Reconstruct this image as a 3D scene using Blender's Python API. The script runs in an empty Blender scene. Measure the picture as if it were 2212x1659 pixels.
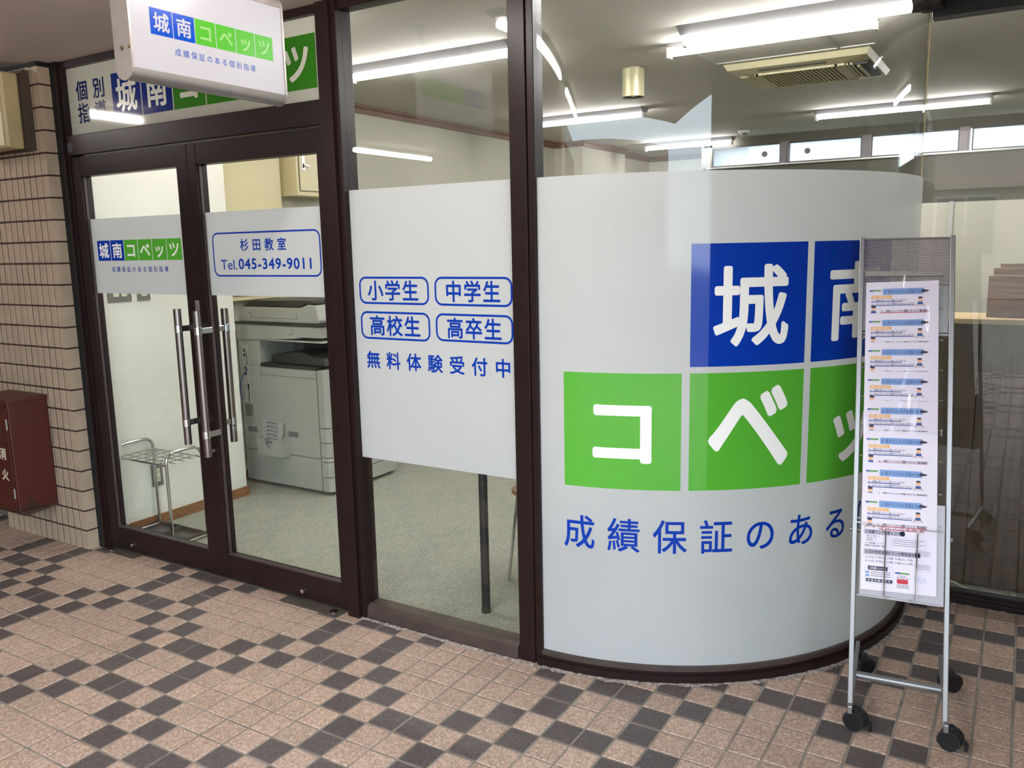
import bpy, bmesh, math, random
from mathutils import Vector, Matrix
random.seed(7)
sc = bpy.context.scene
COL = sc.collection
PI = math.pi

def lin(c):
    return tuple(((v/255)/12.92 if v/255 <= 0.04045 else ((v/255+0.055)/1.055)**2.4) for v in c)

# ------------------------------------------------------------------ camera, world, exposure
CAM_H = 1.5147
F_PX = 1807.07
RX = Vector((0.853841, 0.520109, -0.020998)); UX = Vector((-0.06746, 0.150565, 0.986296)); WX = Vector((-0.516143, 0.840724, -0.163646))
cd = bpy.data.cameras.new('camera'); cam = bpy.data.objects.new('camera', cd); COL.objects.link(cam)
cd.sensor_fit = 'HORIZONTAL'; cd.sensor_width = 36.0; cd.lens = F_PX/2212*36.0; cd.clip_start = 0.05; cd.clip_end = 200
M = Matrix.Identity(4)
for i in range(3):
    M[i][0] = RX[i]; M[i][1] = UX[i]; M[i][2] = -WX[i]
M[0][3] = 0; M[1][3] = 0; M[2][3] = CAM_H
cam.matrix_world = M
sc.camera = cam
sc.view_settings.view_transform = 'Standard'; sc.view_settings.look = 'None'
sc.view_settings.exposure = 1.0; sc.view_settings.gamma = 1.0; sc.view_settings.use_curve_mapping = False
sc.cycles.max_bounces = 8; sc.cycles.transparent_max_bounces = 16; sc.cycles.diffuse_bounces = 5
sc.cycles.glossy_bounces = 4; sc.cycles.caustics_reflective = False; sc.cycles.caustics_refractive = False
wd = bpy.data.worlds.new('overcast'); sc.world = wd; wd.use_nodes = True
bg = wd.node_tree.nodes['Background']; bg.inputs[0].default_value = (0.74, 0.87, 1.0, 1); bg.inputs[1].default_value = 4.2
INT_L = 42.0     # indoor tubes
EXT_L = 46.0      # passage tubes
SIGN_L = 0.33

def proj(P):
    v = Vector(P)-Vector((0, 0, CAM_H)); z = v.dot(WX)
    if z <= 0.01: return (-9e9, -9e9)
    return (1106+F_PX*v.dot(RX)/z, 829.5-F_PX*v.dot(UX)/z)

# ------------------------------------------------------------------ materials
MATS = {}
def mat(name, rgb, rough=0.5, metal=0.0, var=0.0, scale=8.0, bump=0.0, bscale=60.0, rgb2=None, spec=0.5, coat=0.0, stretch=None, emit=0.0, sheen=0.0):
    m = bpy.data.materials.new(name); m.use_nodes = True
    nt = m.node_tree; b = nt.nodes['Principled BSDF']
    c = lin(rgb)
    b.inputs['Roughness'].default_value = rough; b.inputs['Metallic'].default_value = metal
    b.inputs['Specular IOR Level'].default_value = spec; b.inputs['Coat Weight'].default_value = coat
    b.inputs['Base Color'].default_value = (*c, 1)
    if emit:
        b.inputs['Emission Color'].default_value = (*c, 1); b.inputs['Emission Strength'].default_value = emit
    if var or rgb2 or bump:
        geo = nt.nodes.new('ShaderNodeNewGeometry'); src = geo.outputs['Position']
        if stretch:
            mp = nt.nodes.new('ShaderNodeMapping'); mp.inputs['Scale'].default_value = stretch
            nt.links.new(src, mp.inputs[0]); src = mp.outputs[0]
    if var or rgb2:
        n = nt.nodes.new('ShaderNodeTexNoise'); n.inputs['Scale'].default_value = scale; n.inputs['Detail'].default_value = 5; n.inputs['Roughness'].default_value = 0.65
        nt.links.new(src, n.inputs['Vector'])
        cr = nt.nodes.new('ShaderNodeValToRGB'); cr.color_ramp.elements[0].position = 0.38; cr.color_ramp.elements[1].position = 0.62
        c2 = lin(rgb2) if rgb2 else tuple(min(1, x*(1+var)) for x in c)
        c1 = c if rgb2 else tuple(x*(1-var) for x in c)
        cr.color_ramp.elements[0].color = (*c1, 1); cr.color_ramp.elements[1].color = (*c2, 1)
        nt.links.new(n.outputs['Fac'], cr.inputs[0]); nt.links.new(cr.outputs[0], b.inputs['Base Color'])
    if bump:
        n2 = nt.nodes.new('ShaderNodeTexNoise'); n2.inputs['Scale'].default_value = bscale; n2.inputs['Detail'].default_value = 3
        nt.links.new(src, n2.inputs['Vector'])
        bp = nt.nodes.new('ShaderNodeBump'); bp.inputs['Strength'].default_value = bump; bp.inputs['Distance'].default_value = 0.002
        nt.links.new(n2.outputs['Fac'], bp.inputs['Height']); nt.links.new(bp.outputs[0], b.inputs['Normal'])
    MATS[name] = m
    return m

def tile_mat(name, base, vein, rough, vscale):
    """stoneware tile: base tone with fine worm-like lighter veins, slight tone change from tile to tile"""
    m = mat(name, base, rough=rough)
    nt = m.node_tree; b = nt.nodes['Principled BSDF']
    geo = nt.nodes.new('ShaderNodeNewGeometry')
    n = nt.nodes.new('ShaderNodeTexNoise'); n.inputs['Scale'].default_value = vscale; n.inputs['Detail'].default_value = 2.5
    n.inputs['Distortion'].default_value = 1.6
    nt.links.new(geo.outputs['Position'], n.inputs['Vector'])
    cr = nt.nodes.new('ShaderNodeValToRGB')
    e = cr.color_ramp.elements
    e[0].position = 0.44; e[1].position = 0.60
    e[0].color = (*lin(base), 1); e[1].color = (*lin(vein), 1)
    nt.links.new(n.outputs['Fac'], cr.inputs[0])
    n3 = nt.nodes.new('ShaderNodeTexNoise'); n3.inputs['Scale'].default_value = 1.3; n3.inputs['Detail'].default_value = 3
    nt.links.new(geo.outputs['Position'], n3.inputs['Vector'])
    oi = nt.nodes.new('ShaderNodeObjectInfo')
    ad = nt.nodes.new('ShaderNodeMath'); ad.operation = 'MULTIPLY_ADD'; ad.inputs[1].default_value = 0.16; ad.inputs[2].default_value = 0.84
    nt.links.new(oi.outputs['Random'], ad.inputs[0])
    mu = nt.nodes.new('ShaderNodeMath'); mu.operation = 'MULTIPLY_ADD'; mu.inputs[1].default_value = 0.24; mu.inputs[2].default_value = -0.12
    nt.links.new(n3.outputs['Fac'], mu.inputs[0])
    su = nt.nodes.new('ShaderNodeMath'); su.operation = 'ADD'
    nt.links.new(ad.outputs[0], su.inputs[0]); nt.links.new(mu.outputs[0], su.inputs[1])
    mx = nt.nodes.new('ShaderNodeVectorMath'); mx.operation = 'SCALE'
    nt.links.new(cr.outputs[0], mx.inputs[0]); nt.links.new(su.outputs[0], mx.inputs['Scale'])
    nt.links.new(mx.outputs[0], b.inputs['Base Color'])
    bp = nt.nodes.new('ShaderNodeBump'); bp.inputs['Strength'].default_value = 0.5; bp.inputs['Distance'].default_value = 0.0015
    nt.links.new(n.outputs['Fac'], bp.inputs['Height']); nt.links.new(bp.outputs[0], b.inputs['Normal'])
    return m

def glass_mat(name, tint, rough=0.0, ior=1.5):
    m = bpy.data.materials.new(name); m.use_nodes = True; nt = m.node_tree; nt.nodes.clear()
    out = nt.nodes.new('ShaderNodeOutputMaterial'); mix = nt.nodes.new('ShaderNodeMixShader')
    tr = nt.nodes.new('ShaderNodeBsdfTransparent'); tr.inputs[0].default_value = (*tint, 1)
    gl = nt.nodes.new('ShaderNodeBsdfGlossy'); gl.inputs['Roughness'].default_value = rough
    fr = nt.nodes.new('ShaderNodeFresnel')     # same reflectance from both faces of the pane
    ge = nt.nodes.new('ShaderNodeNewGeometry'); ma = nt.nodes.new('ShaderNodeMath'); ma.operation = 'MULTIPLY_ADD'
    ma.inputs[1].default_value = 1/ior-ior; ma.inputs[2].default_value = ior
    nt.links.new(ge.outputs['Backfacing'], ma.inputs[0]); nt.links.new(ma.outputs[0], fr.inputs[0])
    nt.links.new(fr.outputs[0], mix.inputs[0]); nt.links.new(tr.outputs[0], mix.inputs[1]); nt.links.new(gl.outputs[0], mix.inputs[2])
    nt.links.new(mix.outputs[0], out.inputs[0]); return m

def film_mat(name, rgb, trans=0.5, rough=0.3, tcol=None):
    m = bpy.data.materials.new(name); m.use_nodes = True; nt = m.node_tree
    b = nt.nodes['Principled BSDF']; out = nt.nodes['Material Output']
    b.inputs['Base Color'].default_value = (*lin(rgb), 1); b.inputs['Roughness'].default_value = rough
    tl = nt.nodes.new('ShaderNodeBsdfTranslucent'); tl.inputs[0].default_value = (*lin(tcol or rgb), 1)
    mix = nt.nodes.new('ShaderNodeMixShader'); mix.inputs[0].default_value = trans
    nt.links.new(b.outputs[0], mix.inputs[1]); nt.links.new(tl.outputs[0], mix.inputs[2]); nt.links.new(mix.outputs[0], out.inputs[0])
    return m

def emit_mat(name, rgb, s):
    m = bpy.data.materials.new(name); m.use_nodes = True; nt = m.node_tree; nt.nodes.clear()
    out = nt.nodes.new('ShaderNodeOutputMaterial'); e = nt.nodes.new('ShaderNodeEmission')
    e.inputs[0].default_value = (*lin(rgb), 1); e.inputs[1].default_value = s
    nt.links.new(e.outputs[0], out.inputs[0]); return m

def lightbox_mat(name, rgb, s):
    """backlit acrylic: emission under a glossy plastic face"""
    m = mat(name, rgb, rough=0.25, spec=0.12)
    b = m.node_tree.nodes['Principled BSDF']
    b.inputs['Base Color'].default_value = (*[x*0.07 for x in lin(rgb)], 1)
    b.inputs['Emission Color'].default_value = (*lin(rgb), 1); b.inputs['Emission Strength'].default_value = s
    return m

bronze = mat('bronze_frame', (35, 22, 21), rough=0.36, metal=0.0, var=0.10, scale=14, spec=0.22)
bronze_l = mat('bronze_sill', (66, 54, 49), rough=0.42, var=0.15, scale=20, spec=0.5)
rubber = mat('sealant', (26, 28, 29), rough=0.6, spec=0.2)
black = mat('black_plastic', (24, 24, 26), rough=0.4)
glass = glass_mat('clear_glass', (0.955, 0.975, 0.955))
clear_pl = glass_mat('clear_plastic', (0.97, 0.97, 0.98), rough=0.06, ior=1.45)
film_w = film_mat('frosted_white_film', (220, 222, 221), 0.54, 0.08)
film_b = film_mat('blue_film_print', (0, 56, 168), 0.08, 0.07)
film_g = film_mat('green_film_print', (88, 178, 54), 0.12, 0.07)
film_t = film_mat('white_film_letter', (255, 255, 248), 0.06, 0.1)
panel_w = mat('white_acrylic_panel', (190, 192, 178), rough=0.06, spec=0.3)
pan_b = mat('blue_vinyl', (0, 38, 120), rough=0.07, spec=0.3); pan_g = mat('green_vinyl', (50, 124, 28), rough=0.07, spec=0.3)
ink_d = mat('navy_vinyl', (0, 26, 90), rough=0.08, spec=0.2)
ink_b = mat('blue_ink', (0, 54, 158), rough=0.4, spec=0.2)
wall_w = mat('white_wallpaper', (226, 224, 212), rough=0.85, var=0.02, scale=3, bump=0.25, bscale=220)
wall_w2 = mat('recess_wallpaper_shaded', (202, 199, 182), rough=0.85, var=0.02, scale=3, bump=0.25, bscale=220)  # same white wallpaper with the recess shade put into its colour
ceil_in = mat('ceiling_board', (184, 180, 169), rough=0.9, var=0.02, scale=2)
ceil_out = mat('painted_soffit', (196, 184, 178), rough=0.85, var=0.03, scale=3, bump=0.5, bscale=260)
carpet = mat('grey_carpet', (128, 129, 117), rough=0.95, rgb2=(170, 170, 157), scale=150, bump=1.0, bscale=260)
brown_w = mat('brown_skirting', (134, 90, 50), rough=0.5, var=0.12, scale=9, stretch=(1, 1, 12))
crown_w = mat('brown_crown_moulding', (112, 76, 56), rough=0.5, var=0.08, scale=9)
cream = mat('cream_enamel', (222, 210, 168), rough=0.28)
tan = mat('beige_enamel', (176, 160, 118), rough=0.35, var=0.05, scale=6)
chrome = mat('chrome', (215, 215, 215), rough=0.12, metal=1.0)
steel = mat('brushed_steel', (140, 130, 125), rough=0.32, metal=1.0, var=0.12, scale=30, stretch=(20, 20, 1))
silver = mat('silver_paint', (142, 142, 142), rough=0.35, metal=0.6)
grey_p = mat('grey_paint', (118, 112, 112), rough=0.45, metal=0.3)
alum = mat('aluminium', (178, 176, 170), rough=0.38, metal=0.5, var=0.06, scale=7)
grout = mat('grout', (132, 123, 112), rough=0.95, var=0.22, scale=5, bump=0.6, bscale=90)
wgrout = mat('dark_wall_grout', (56, 40, 32), rough=0.95)
tile_l = tile_mat('beige_floor_tile', (156, 131, 115), (200, 173, 153), 0.55, 105)
tile_d = tile_mat('charcoal_floor_tile', (78, 69, 67), (98, 89, 86), 0.5, 105)
tile_w = mat('beige_wall_tile', (168, 150, 128), rough=0.35, var=0.07, scale=11, bump=0.15, bscale=120)
copier_w = mat('copier_white', (172, 172, 163), rough=0.4); copier_g = mat('copier_grey', (112, 114, 112), rough=0.5)
copier_d = mat('copier_dark', (44, 42, 37), rough=0.42); seam_m = mat('seam_shadow_gap', (66, 66, 61), rough=0.8)
wood_l = mat('pale_wood', (206, 180, 142), rough=0.45, var=0.09, scale=7, stretch=(1, 14, 14))
wood_d = mat('dark_wood', (92, 70, 52), rough=0.3, rgb2=(70, 52, 38), scale=5, stretch=(9, 9, 0.8))
wood_m = mat('walnut_board', (150, 118, 96), rough=0.45, rgb2=(118, 90, 70), scale=5, stretch=(1.2, 8, 14))
paper = mat('paper', (232, 226, 240), rough=0.6)
p_black = mat('black_print', (50, 46, 62), rough=0.6); p_grey = mat('grey_print', (176, 174, 190), rough=0.6)
p_lblue = mat('pale_blue_print', (120, 158, 214), rough=0.6); p_blue = mat('blue_print', (52, 88, 160), rough=0.6)
p_orange = mat('orange_print', (238, 182, 104), rough=0.6); p_red = mat('red_print', (196, 44, 62), rough=0.6)
p_green = mat('green_print', (92, 156, 84), rough=0.6); p_skin = mat('skin_print', (238, 188, 150), rough=0.6)
p_navy = mat('navy_print', (34, 40, 70), rough=0.6); p_white = mat('white_print', (240, 238, 246), rough=0.6)
p_brown = mat('brown_print', (176, 116, 84), rough=0.6)
tube_in = emit_mat('indoor_tube', (255, 250, 252), INT_L)
tube_out = emit_mat('passage_tube', (255, 247, 240), EXT_L)
lamp_white = mat('lamp_body_white', (222, 220, 214), rough=0.4)
lamp_body = mat('lamp_housing', (124, 120, 121), rough=0.5)
sign_w = lightbox_mat('backlit_white', (238, 232, 236), SIGN_L); sign_b = lightbox_mat('backlit_blue', (0, 92, 226), SIGN_L)
sign_g = lightbox_mat('backlit_green', (104, 216, 58), SIGN_L); sign_t = lightbox_mat('backlit_blue_text', (48, 104, 210), SIGN_L)
sign_y = lightbox_mat('backlit_pale_green', (186, 244, 150), SIGN_L)

def hydrant_mat():
    m = mat('weathered_red_paint', (112, 36, 30), rough=0.45)
    nt = m.node_tree; b = nt.nodes['Principled BSDF']
    geo = nt.nodes.new('ShaderNodeNewGeometry'); sep = nt.nodes.new('ShaderNodeSeparateXYZ'); nt.links.new(geo.outputs['Position'], sep.inputs[0])
    n = nt.nodes.new('ShaderNodeTexNoise'); n.inputs['Scale'].default_value = 14; n.inputs['Detail'].default_value = 6; nt.links.new(geo.outputs['Position'], n.inputs['Vector'])
    # rust creeps up from the bottom edge
    a = nt.nodes.new('ShaderNodeMath'); a.operation = 'MULTIPLY_ADD'; a.inputs[1].default_value = -3.0; a.inputs[2].default_value = 0.95
    nt.links.new(sep.outputs[2], a.inputs[0])
    s = nt.nodes.new('ShaderNodeMath'); s.operation = 'ADD'; nt.links.new(a.outputs[0], s.inputs[0]); nt.links.new(n.outputs['Fac'], s.inputs[1])
    cr = nt.nodes.new('ShaderNodeValToRGB'); cr.color_ramp.elements[0].position = 0.72; cr.color_ramp.elements[1].position = 0.82
    cr.color_ramp.elements[0].color = (*lin((70, 24, 17)), 1); cr.color_ramp.elements[1].color = (*lin((44, 24, 16)), 1)
    nt.links.new(s.outputs[0], cr.inputs[0]); nt.links.new(cr.outputs[0], b.inputs['Base Color'])
    return m
red_m = hydrant_mat()

def wired_mat():
    m = bpy.data.materials.new('wired_frosted_glass'); m.use_nodes = True; nt = m.node_tree; nt.nodes.clear()
    out = nt.nodes.new('ShaderNodeOutputMaterial')
    tl = nt.nodes.new('ShaderNodeBsdfTranslucent'); gl = nt.nodes.new('ShaderNodeBsdfGlossy'); gl.inputs['Roughness'].default_value = 0.2
    geo = nt.nodes.new('ShaderNodeNewGeometry'); mp = nt.nodes.new('ShaderNodeMapping'); mp.inputs['Rotation'].default_value = (0, PI/4, 0)
    nt.links.new(geo.outputs['Position'], mp.inputs[0])
    vor = nt.nodes.new('ShaderNodeTexBrick'); vor.offset = 0; vor.inputs['Scale'].default_value = 1.0
    vor.inputs['Brick Width'].default_value = 0.022; vor.inputs['Row Height'].default_value = 0.022; vor.inputs['Mortar Size'].default_value = 0.0012
    vor.inputs['Color1'].default_value = (0.74, 0.75, 0.76, 1); vor.inputs['Color2'].default_value = (0.74, 0.75, 0.76, 1); vor.inputs['Mortar'].default_value = (0.52, 0.54, 0.56, 1)
    sw = nt.nodes.new('ShaderNodeSeparateXYZ'); cb = nt.nodes.new('ShaderNodeCombineXYZ')
    nt.links.new(mp.outputs[0], sw.inputs[0]); nt.links.new(sw.outputs[0], cb.inputs[0]); nt.links.new(sw.outputs[2], cb.inputs[1])
    nt.links.new(cb.outputs[0], vor.inputs['Vector']); nt.links.new(vor.outputs[0], tl.inputs[0])
    tr = nt.nodes.new('ShaderNodeBsdfTransparent'); nt.links.new(vor.outputs[0], tr.inputs[0])
    m1 = nt.nodes.new('ShaderNodeMixShader'); m1.inputs[0].default_value = 0.4
    nt.links.new(tl.outputs[0], m1.inputs[1]); nt.links.new(tr.outputs[0], m1.inputs[2])
    mx = nt.nodes.new('ShaderNodeMixShader'); mx.inputs[0].default_value = 0.06
    nt.links.new(m1.outputs[0], mx.inputs[1]); nt.links.new(gl.outputs[0], mx.inputs[2]); nt.links.new(mx.outputs[0], out.inputs[0])
    return m
wired = wired_mat()

# ------------------------------------------------------------------ geometry helpers
class G:
    def __init__(s): s.v = []; s.f = []; s.m = []; s.seg = []
    def add(s, vs, fs, mi=0):
        o = len(s.v); s.seg.append((o, len(s.f))); s.v += [tuple(v) for v in vs]
        for f in fs: s.f.append(tuple(i+o for i in f)); s.m.append(mi)
        return s
    def box(s, x0, y0, z0, x1, y1, z1, mi=0):
        x0, x1 = min(x0, x1), max(x0, x1); y0, y1 = min(y0, y1), max(y0, y1); z0, z1 = min(z0, z1), max(z0, z1)
        return s.add([(x0,y0,z0),(x1,y0,z0),(x1,y1,z0),(x0,y1,z0),(x0,y0,z1),(x1,y0,z1),(x1,y1,z1),(x0,y1,z1)],
                     [(0,3,2,1),(4,5,6,7),(0,1,5,4),(1,2,6,5),(2,3,7,6),(3,0,4,7)], mi)
    def obox(s, O, A, B, D, mi=0):
        O, A, B, D = map(Vector, (O, A, B, D))
        if A.cross(B).dot(D) < 0: O = O+D; D = -D
        p = [O, O+A, O+A+B, O+B, O+D, O+A+D, O+A+B+D, O+B+D]
        return s.add(p, [(0,3,2,1),(4,5,6,7),(0,1,5,4),(1,2,6,5),(2,3,7,6),(3,0,4,7)], mi)
    def cyl(s, p0, p1, r0, r1=None, n=16, mi=0, cap=True):
        p0, p1 = Vector(p0), Vector(p1); r1 = r0 if r1 is None else r1
        d = (p1-p0).normalized(); a = d.orthogonal().normalized(); b = d.cross(a)
        vs = []
        for p, r in ((p0, r0), (p1, r1)):
            for i in range(n):
                t = 2*PI*i/n; vs.append(p+a*math.cos(t)*r+b*math.sin(t)*r)
        fs = [(i, (i+1) % n, n+(i+1) % n, n+i) for i in range(n)]
        if cap: fs += [tuple(range(n-1, -1, -1)), tuple(range(n, 2*n))]
        return s.add(vs, fs, mi)
    def tube(s, pts, r, n=10, mi=0):
        pts = [Vector(p) for p in pts]; vs = []; ref = None
        for i, p in enumerate(pts):
            d = (pts[min(i+1, len(pts)-1)]-pts[max(i-1, 0)]).normalized()
            a = d.orthogonal().normalized() if ref is None else (ref-d*ref.dot(d)).normalized()
            ref = a; b = d.cross(a)
            for k in range(n):
                t = 2*PI*k/n; vs.append(p+a*math.cos(t)*r+b*math.sin(t)*r)
        fs = []
        for i in range(len(pts)-1):
            for k in range(n):
                fs.append((i*n+k, i*n+(k+1) % n, (i+1)*n+(k+1) % n, (i+1)*n+k))
        fs += [tuple(range(n-1, -1, -1)), tuple(range((len(pts)-1)*n, len(pts)*n))]
        return s.add(vs, fs, mi)
    def prism(s, poly, O, A, B, D, mi=0):
        """2-D polygon in the plane O + a*A + b*B pushed along D"""
        O, A, B, D = map(Vector, (O, A, B, D)); n = len(poly)
        vs = [O+A*a+B*b for a, b in poly]+[O+A*a+B*b+D for a, b in poly]
        fs = [tuple(range(n-1, -1, -1)), tuple(range(n, 2*n))]+[(i, (i+1) % n, n+(i+1) % n, n+i) for i in range(n)]
        if A.cross(B).dot(D) < 0: fs = [tuple(reversed(f)) for f in fs]
        return s.add(vs, fs, mi)
    def ring(s, cx, cy, r0, r1, a0, a1, z0, z1, n=48, mi=0):
        vs = []; fs = []
        for i in range(n+1):
            a = a0+(a1-a0)*i/n; si, co = math.sin(a), -math.cos(a)
            vs += [(cx+r0*si, cy+r0*co, z0), (cx+r1*si, cy+r1*co, z0), (cx+r1*si, cy+r1*co, z1), (cx+r0*si, cy+r0*co, z1)]
        for i in range(n):
            a = i*4; b = a+4
            fs += [(a, a+1, b+1, b), (a+1, a+2, b+2, b+1), (a+2, a+3, b+3, b+2), (a+3, a, b, b+3)]
        fs += [(3, 2, 1, 0), (n*4, n*4+1, n*4+2, n*4+3)]
        return s.add(vs, fs, mi)
    def each(s, name, mats, parent=None, **kw):
        """every primitive added becomes an object of its own"""
        out = []
        for k, (v0, f0) in enumerate(s.seg):
            v1, f1 = s.seg[k+1] if k+1 < len(s.seg) else (len(s.v), len(s.f))
            g = G(); g.v = s.v[v0:v1]; g.f = [tuple(i-v0 for i in f) for f in s.f[f0:f1]]; g.m = s.m[f0:f1]
            out.append(g.build(name, mats, parent, **kw))
        return out
    def build(s, name, mats, parent=None, smooth=False, bevel=0.0, kind=None, label=None):
        if not isinstance(mats, (list, tuple)): mats = [mats]
        me = bpy.data.meshes.new(name)
        off = wloc(parent) if parent else Vector((0, 0, 0))
        me.from_pydata([tuple(Vector(v)-off) for v in s.v], [], s.f)
        for m_ in mats: me.materials.append(m_)
        me.polygons.foreach_set('material_index', s.m)
        if smooth:
            me.polygons.foreach_set('use_smooth', [True]*len(me.polygons))
            try: me.set_sharp_from_angle(angle=math.radians(40))
            except Exception: pass
        me.update()
        o = bpy.data.objects.new(name, me); COL.objects.link(o)
        if parent: o.parent = parent
        if bevel:
            bv = o.modifiers.new('bevel', 'BEVEL'); bv.width = bevel; bv.segments = 2; bv.limit_method = 'ANGLE'
        if kind: o['kind'] = kind
        if label: o['label'] = label
        return o

def wloc(o):
    v = Vector((0, 0, 0))
    while o: v += o.location; o = o.parent
    return v
def thing(name, label, cat, loc, group=None):
    o = bpy.data.objects.new(name, None); COL.objects.link(o); o.location = loc; o.empty_display_size = 0.05
    o['label'] = label; o['category'] = cat
    if group: o['group'] = group
    return o
def struct(name, loc=(0, 0, 0), label=None):
    o = bpy.data.objects.new(name, None); COL.objects.link(o); o.location = loc; o['kind'] = 'structure'
    if label: o['label'] = label
    return o
def copy_tree(o, parent=None):
    c = o.copy(); COL.objects.link(c)
    if parent: c.parent = parent
    for ch in list(o.children): copy_tree(ch, c)
    return c

# ------------------------------------------------------------------ lettering
_fc = bpy.data.curves.new('font_source', 'FONT'); _fo = bpy.data.objects.new('font_source', _fc); COL.objects.link(_fo)
_gc = {}
def glyph(ch, off=0.0, res=3, lay=True):
    if off > 0 and lay:      # bold: shifted layers, a hair apart
        nl = 8 if off >= 0.018 else 4
        k = (ch, off, res, 'b')
        if k not in _gc:
            v0, f0_ = glyph(ch, 0.0, res); V = []; F = []
            for q in range(nl):
                a = 2*PI*q/nl+0.7; o = len(V)
                V += [(x+off*math.cos(a), y+off*math.sin(a), q) for x, y, _ in v0]; F += [tuple(i+o for i in f_) for f_ in f0_]
            _gc[k] = (V, F)
        return _gc[k]
    return glyph_raw(ch, 0.0, res)
def glyph_raw(ch, off, res):
    k = (ch, off, res)
    if k not in _gc:
        _fc.body = ch; _fc.offset = off; _fc.resolution_u = res; _fc.size = 1.0
        dg = bpy.context.evaluated_depsgraph_get(); dg.update()
        me = bpy.data.meshes.new_from_object(_fo.evaluated_get(dg))
        _gc[k] = ([(v.co.x, v.co.y, 0) for v in me.vertices], [tuple(p.vertices) for p in me.polygons])
        bpy.data.meshes.remove(me)
    return _gc[k]
CAMP = Vector((0, 0, CAM_H))
def put(f, pts):
    """map 2-D points (x, z, layer) through f; layers rise 0.02 mm each off the surface"""
    if not any(p[2] for p in pts): return [f(p[0], p[1]) for p in pts]
    x, z, _ = pts[0]; e = 0.001; P = Vector(f(x, z)); n = (Vector(f(x+e, z))-P).cross(Vector(f(x, z+e))-P).normalized()
    if n.dot(CAMP-P) < 0: n = -n
    return [Vector(f(p[0], p[1]))+n*(p[2]*0.00002) for p in pts]
def text_cells(g, txt, x0, x1, z0, z1, f, off=0.0, res=3, mi=0, frac=0.93):
    """full-width characters spread evenly over the box x0..x1, z0..z1"""
    n = len(txt); h = (z1-z0)/frac
    w = min(h, (x1-x0)/max(n-0.07, 0.5)) if n > 1 else (x1-x0)/frac
    if n > 1:
        cw = min(h, abs(x1-x0)/n*0.98)
        pitch = ((x1-x0)-cw*frac)/(n-1)
    else: cw = (x1-x0)/frac; pitch = 0
    for i, ch in enumerate(txt):
        if ch == ' ': continue
        vs, fs = glyph(ch, off, res)
        xc = x0+cw*frac/2+pitch*i if n > 1 else (x0+x1)/2
        zc = (z0+z1)/2
        g.add(put(f, [(xc+(a-0.5)*cw, zc+(b-0.38)*h, l) for a, b, l in vs]), fs, mi)
def text_fit(g, txt, x0, x1, z0, z1, f, off=0.0, res=3, mi=0, space=1.0):
    _fc.space_character = space
    vs, fs = glyph(txt, off, res); _fc.space_character = 1.0
    ax0, ax1 = min(v[0] for v in vs), max(v[0] for v in vs); az0, az1 = min(v[1] for v in vs), max(v[1] for v in vs)
    g.add(put(f, [(x0+(a-ax0)/(ax1-ax0)*(x1-x0), z0+(b-az0)/(az1-az0)*(z1-z0), l) for a, b, l in vs]), fs, mi)
def rect(g, x0, x1, z0, z1, f, mi=0, nx=1):
    for i in range(nx):
        a = x0+(x1-x0)*i/nx; b = x0+(x1-x0)*(i+1)/nx
        g.add([f(a, z0), f(b, z0), f(b, z1), f(a, z1)], [(0, 1, 2, 3)], mi)
def rrect_pts(x0, x1, z0, z1, r, n=6):
    P = []
    for cx, cz, a0 in ((x1-r, z0+r, -PI/2), (x1-r, z1-r, 0), (x0+r, z1-r, PI/2), (x0+r, z0+r, PI)):
        for k in range(n+1):
            a = a0+PI/2*k/n; P.append((cx+r*math.cos(a), cz+r*math.sin(a)))
    return P
def rframe(g, x0, x1, z0, z1, r, t, f, mi=0):
    o = rrect_pts(x0, x1, z0, z1, r); i = rrect_pts(x0+t, x1-t, z0+t, z1-t, max(r-t, 0.0005)); n = len(o)
    g.add([f(a, b) for a, b in o]+[f(a, b) for a, b in i], [(k, (k+1) % n, n+(k+1) % n, n+k) for k in range(n)], mi)
def rfill(g, x0, x1, z0, z1, r, f, mi=0):
    o = rrect_pts(x0, x1, z0, z1, r, 4); g.add([f(a, b) for a, b in o], [tuple(range(len(o)))], mi)
def disc(g, cx, cz, rx, rz, f, mi=0, n=14):
    g.add([f(cx+rx*math.cos(2*PI*k/n), cz+rz*math.sin(2*PI*k/n)) for k in range(n)], [tuple(range(n))], mi)
def slice_verts(g, step):
    """cut a flat mesh in (s, z, 0) space at regular s so it can follow a curved pane"""
    bm = bmesh.new(); vs = [bm.verts.new(v) for v in g.v]
    for fc in g.f:
        try: bm.faces.new([vs[i] for i in fc])
        except Exception: pass
    s0 = min(v[0] for v in g.v); s1 = max(v[0] for v in g.v); k = math.floor(s0/step)+1
    while k*step < s1:
        bmesh.ops.bisect_plane(bm, geom=bm.verts[:]+bm.edges[:]+bm.faces[:], plane_co=(k*step, 0, 0), plane_no=(1, 0, 0)); k += 1
    bm.verts.index_update()
    g.v = [tuple(v.co) for v in bm.verts]; g.f = [tuple(v.index for v in fc.verts) for fc in bm.faces]; g.m = [0]*len(g.f)
    bm.free()

def char_cells(txt, x0, x1, z0, z1, f, m_, parent, off=0.0, res=3, name='lettering', frac=0.93):
    """like text_cells, one part per character"""
    n = len(txt); h = (z1-z0)/frac; cw = min(h, abs(x1-x0)/n*0.98); pitch = ((x1-x0)-cw*frac)/max(n-1, 1)
    for i, ch in enumerate(txt):
        g = G(); xc = x0+cw*frac/2+pitch*i
        text_cells(g, ch, xc-cw*frac/2, xc+cw*frac/2, z0, z1, f, off=off, res=res)
        g.build(name, m_, parent, label='character '+ch)
LOGO = '城南コベッツ'
TAG = '成績保証のある個別指導'

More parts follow.
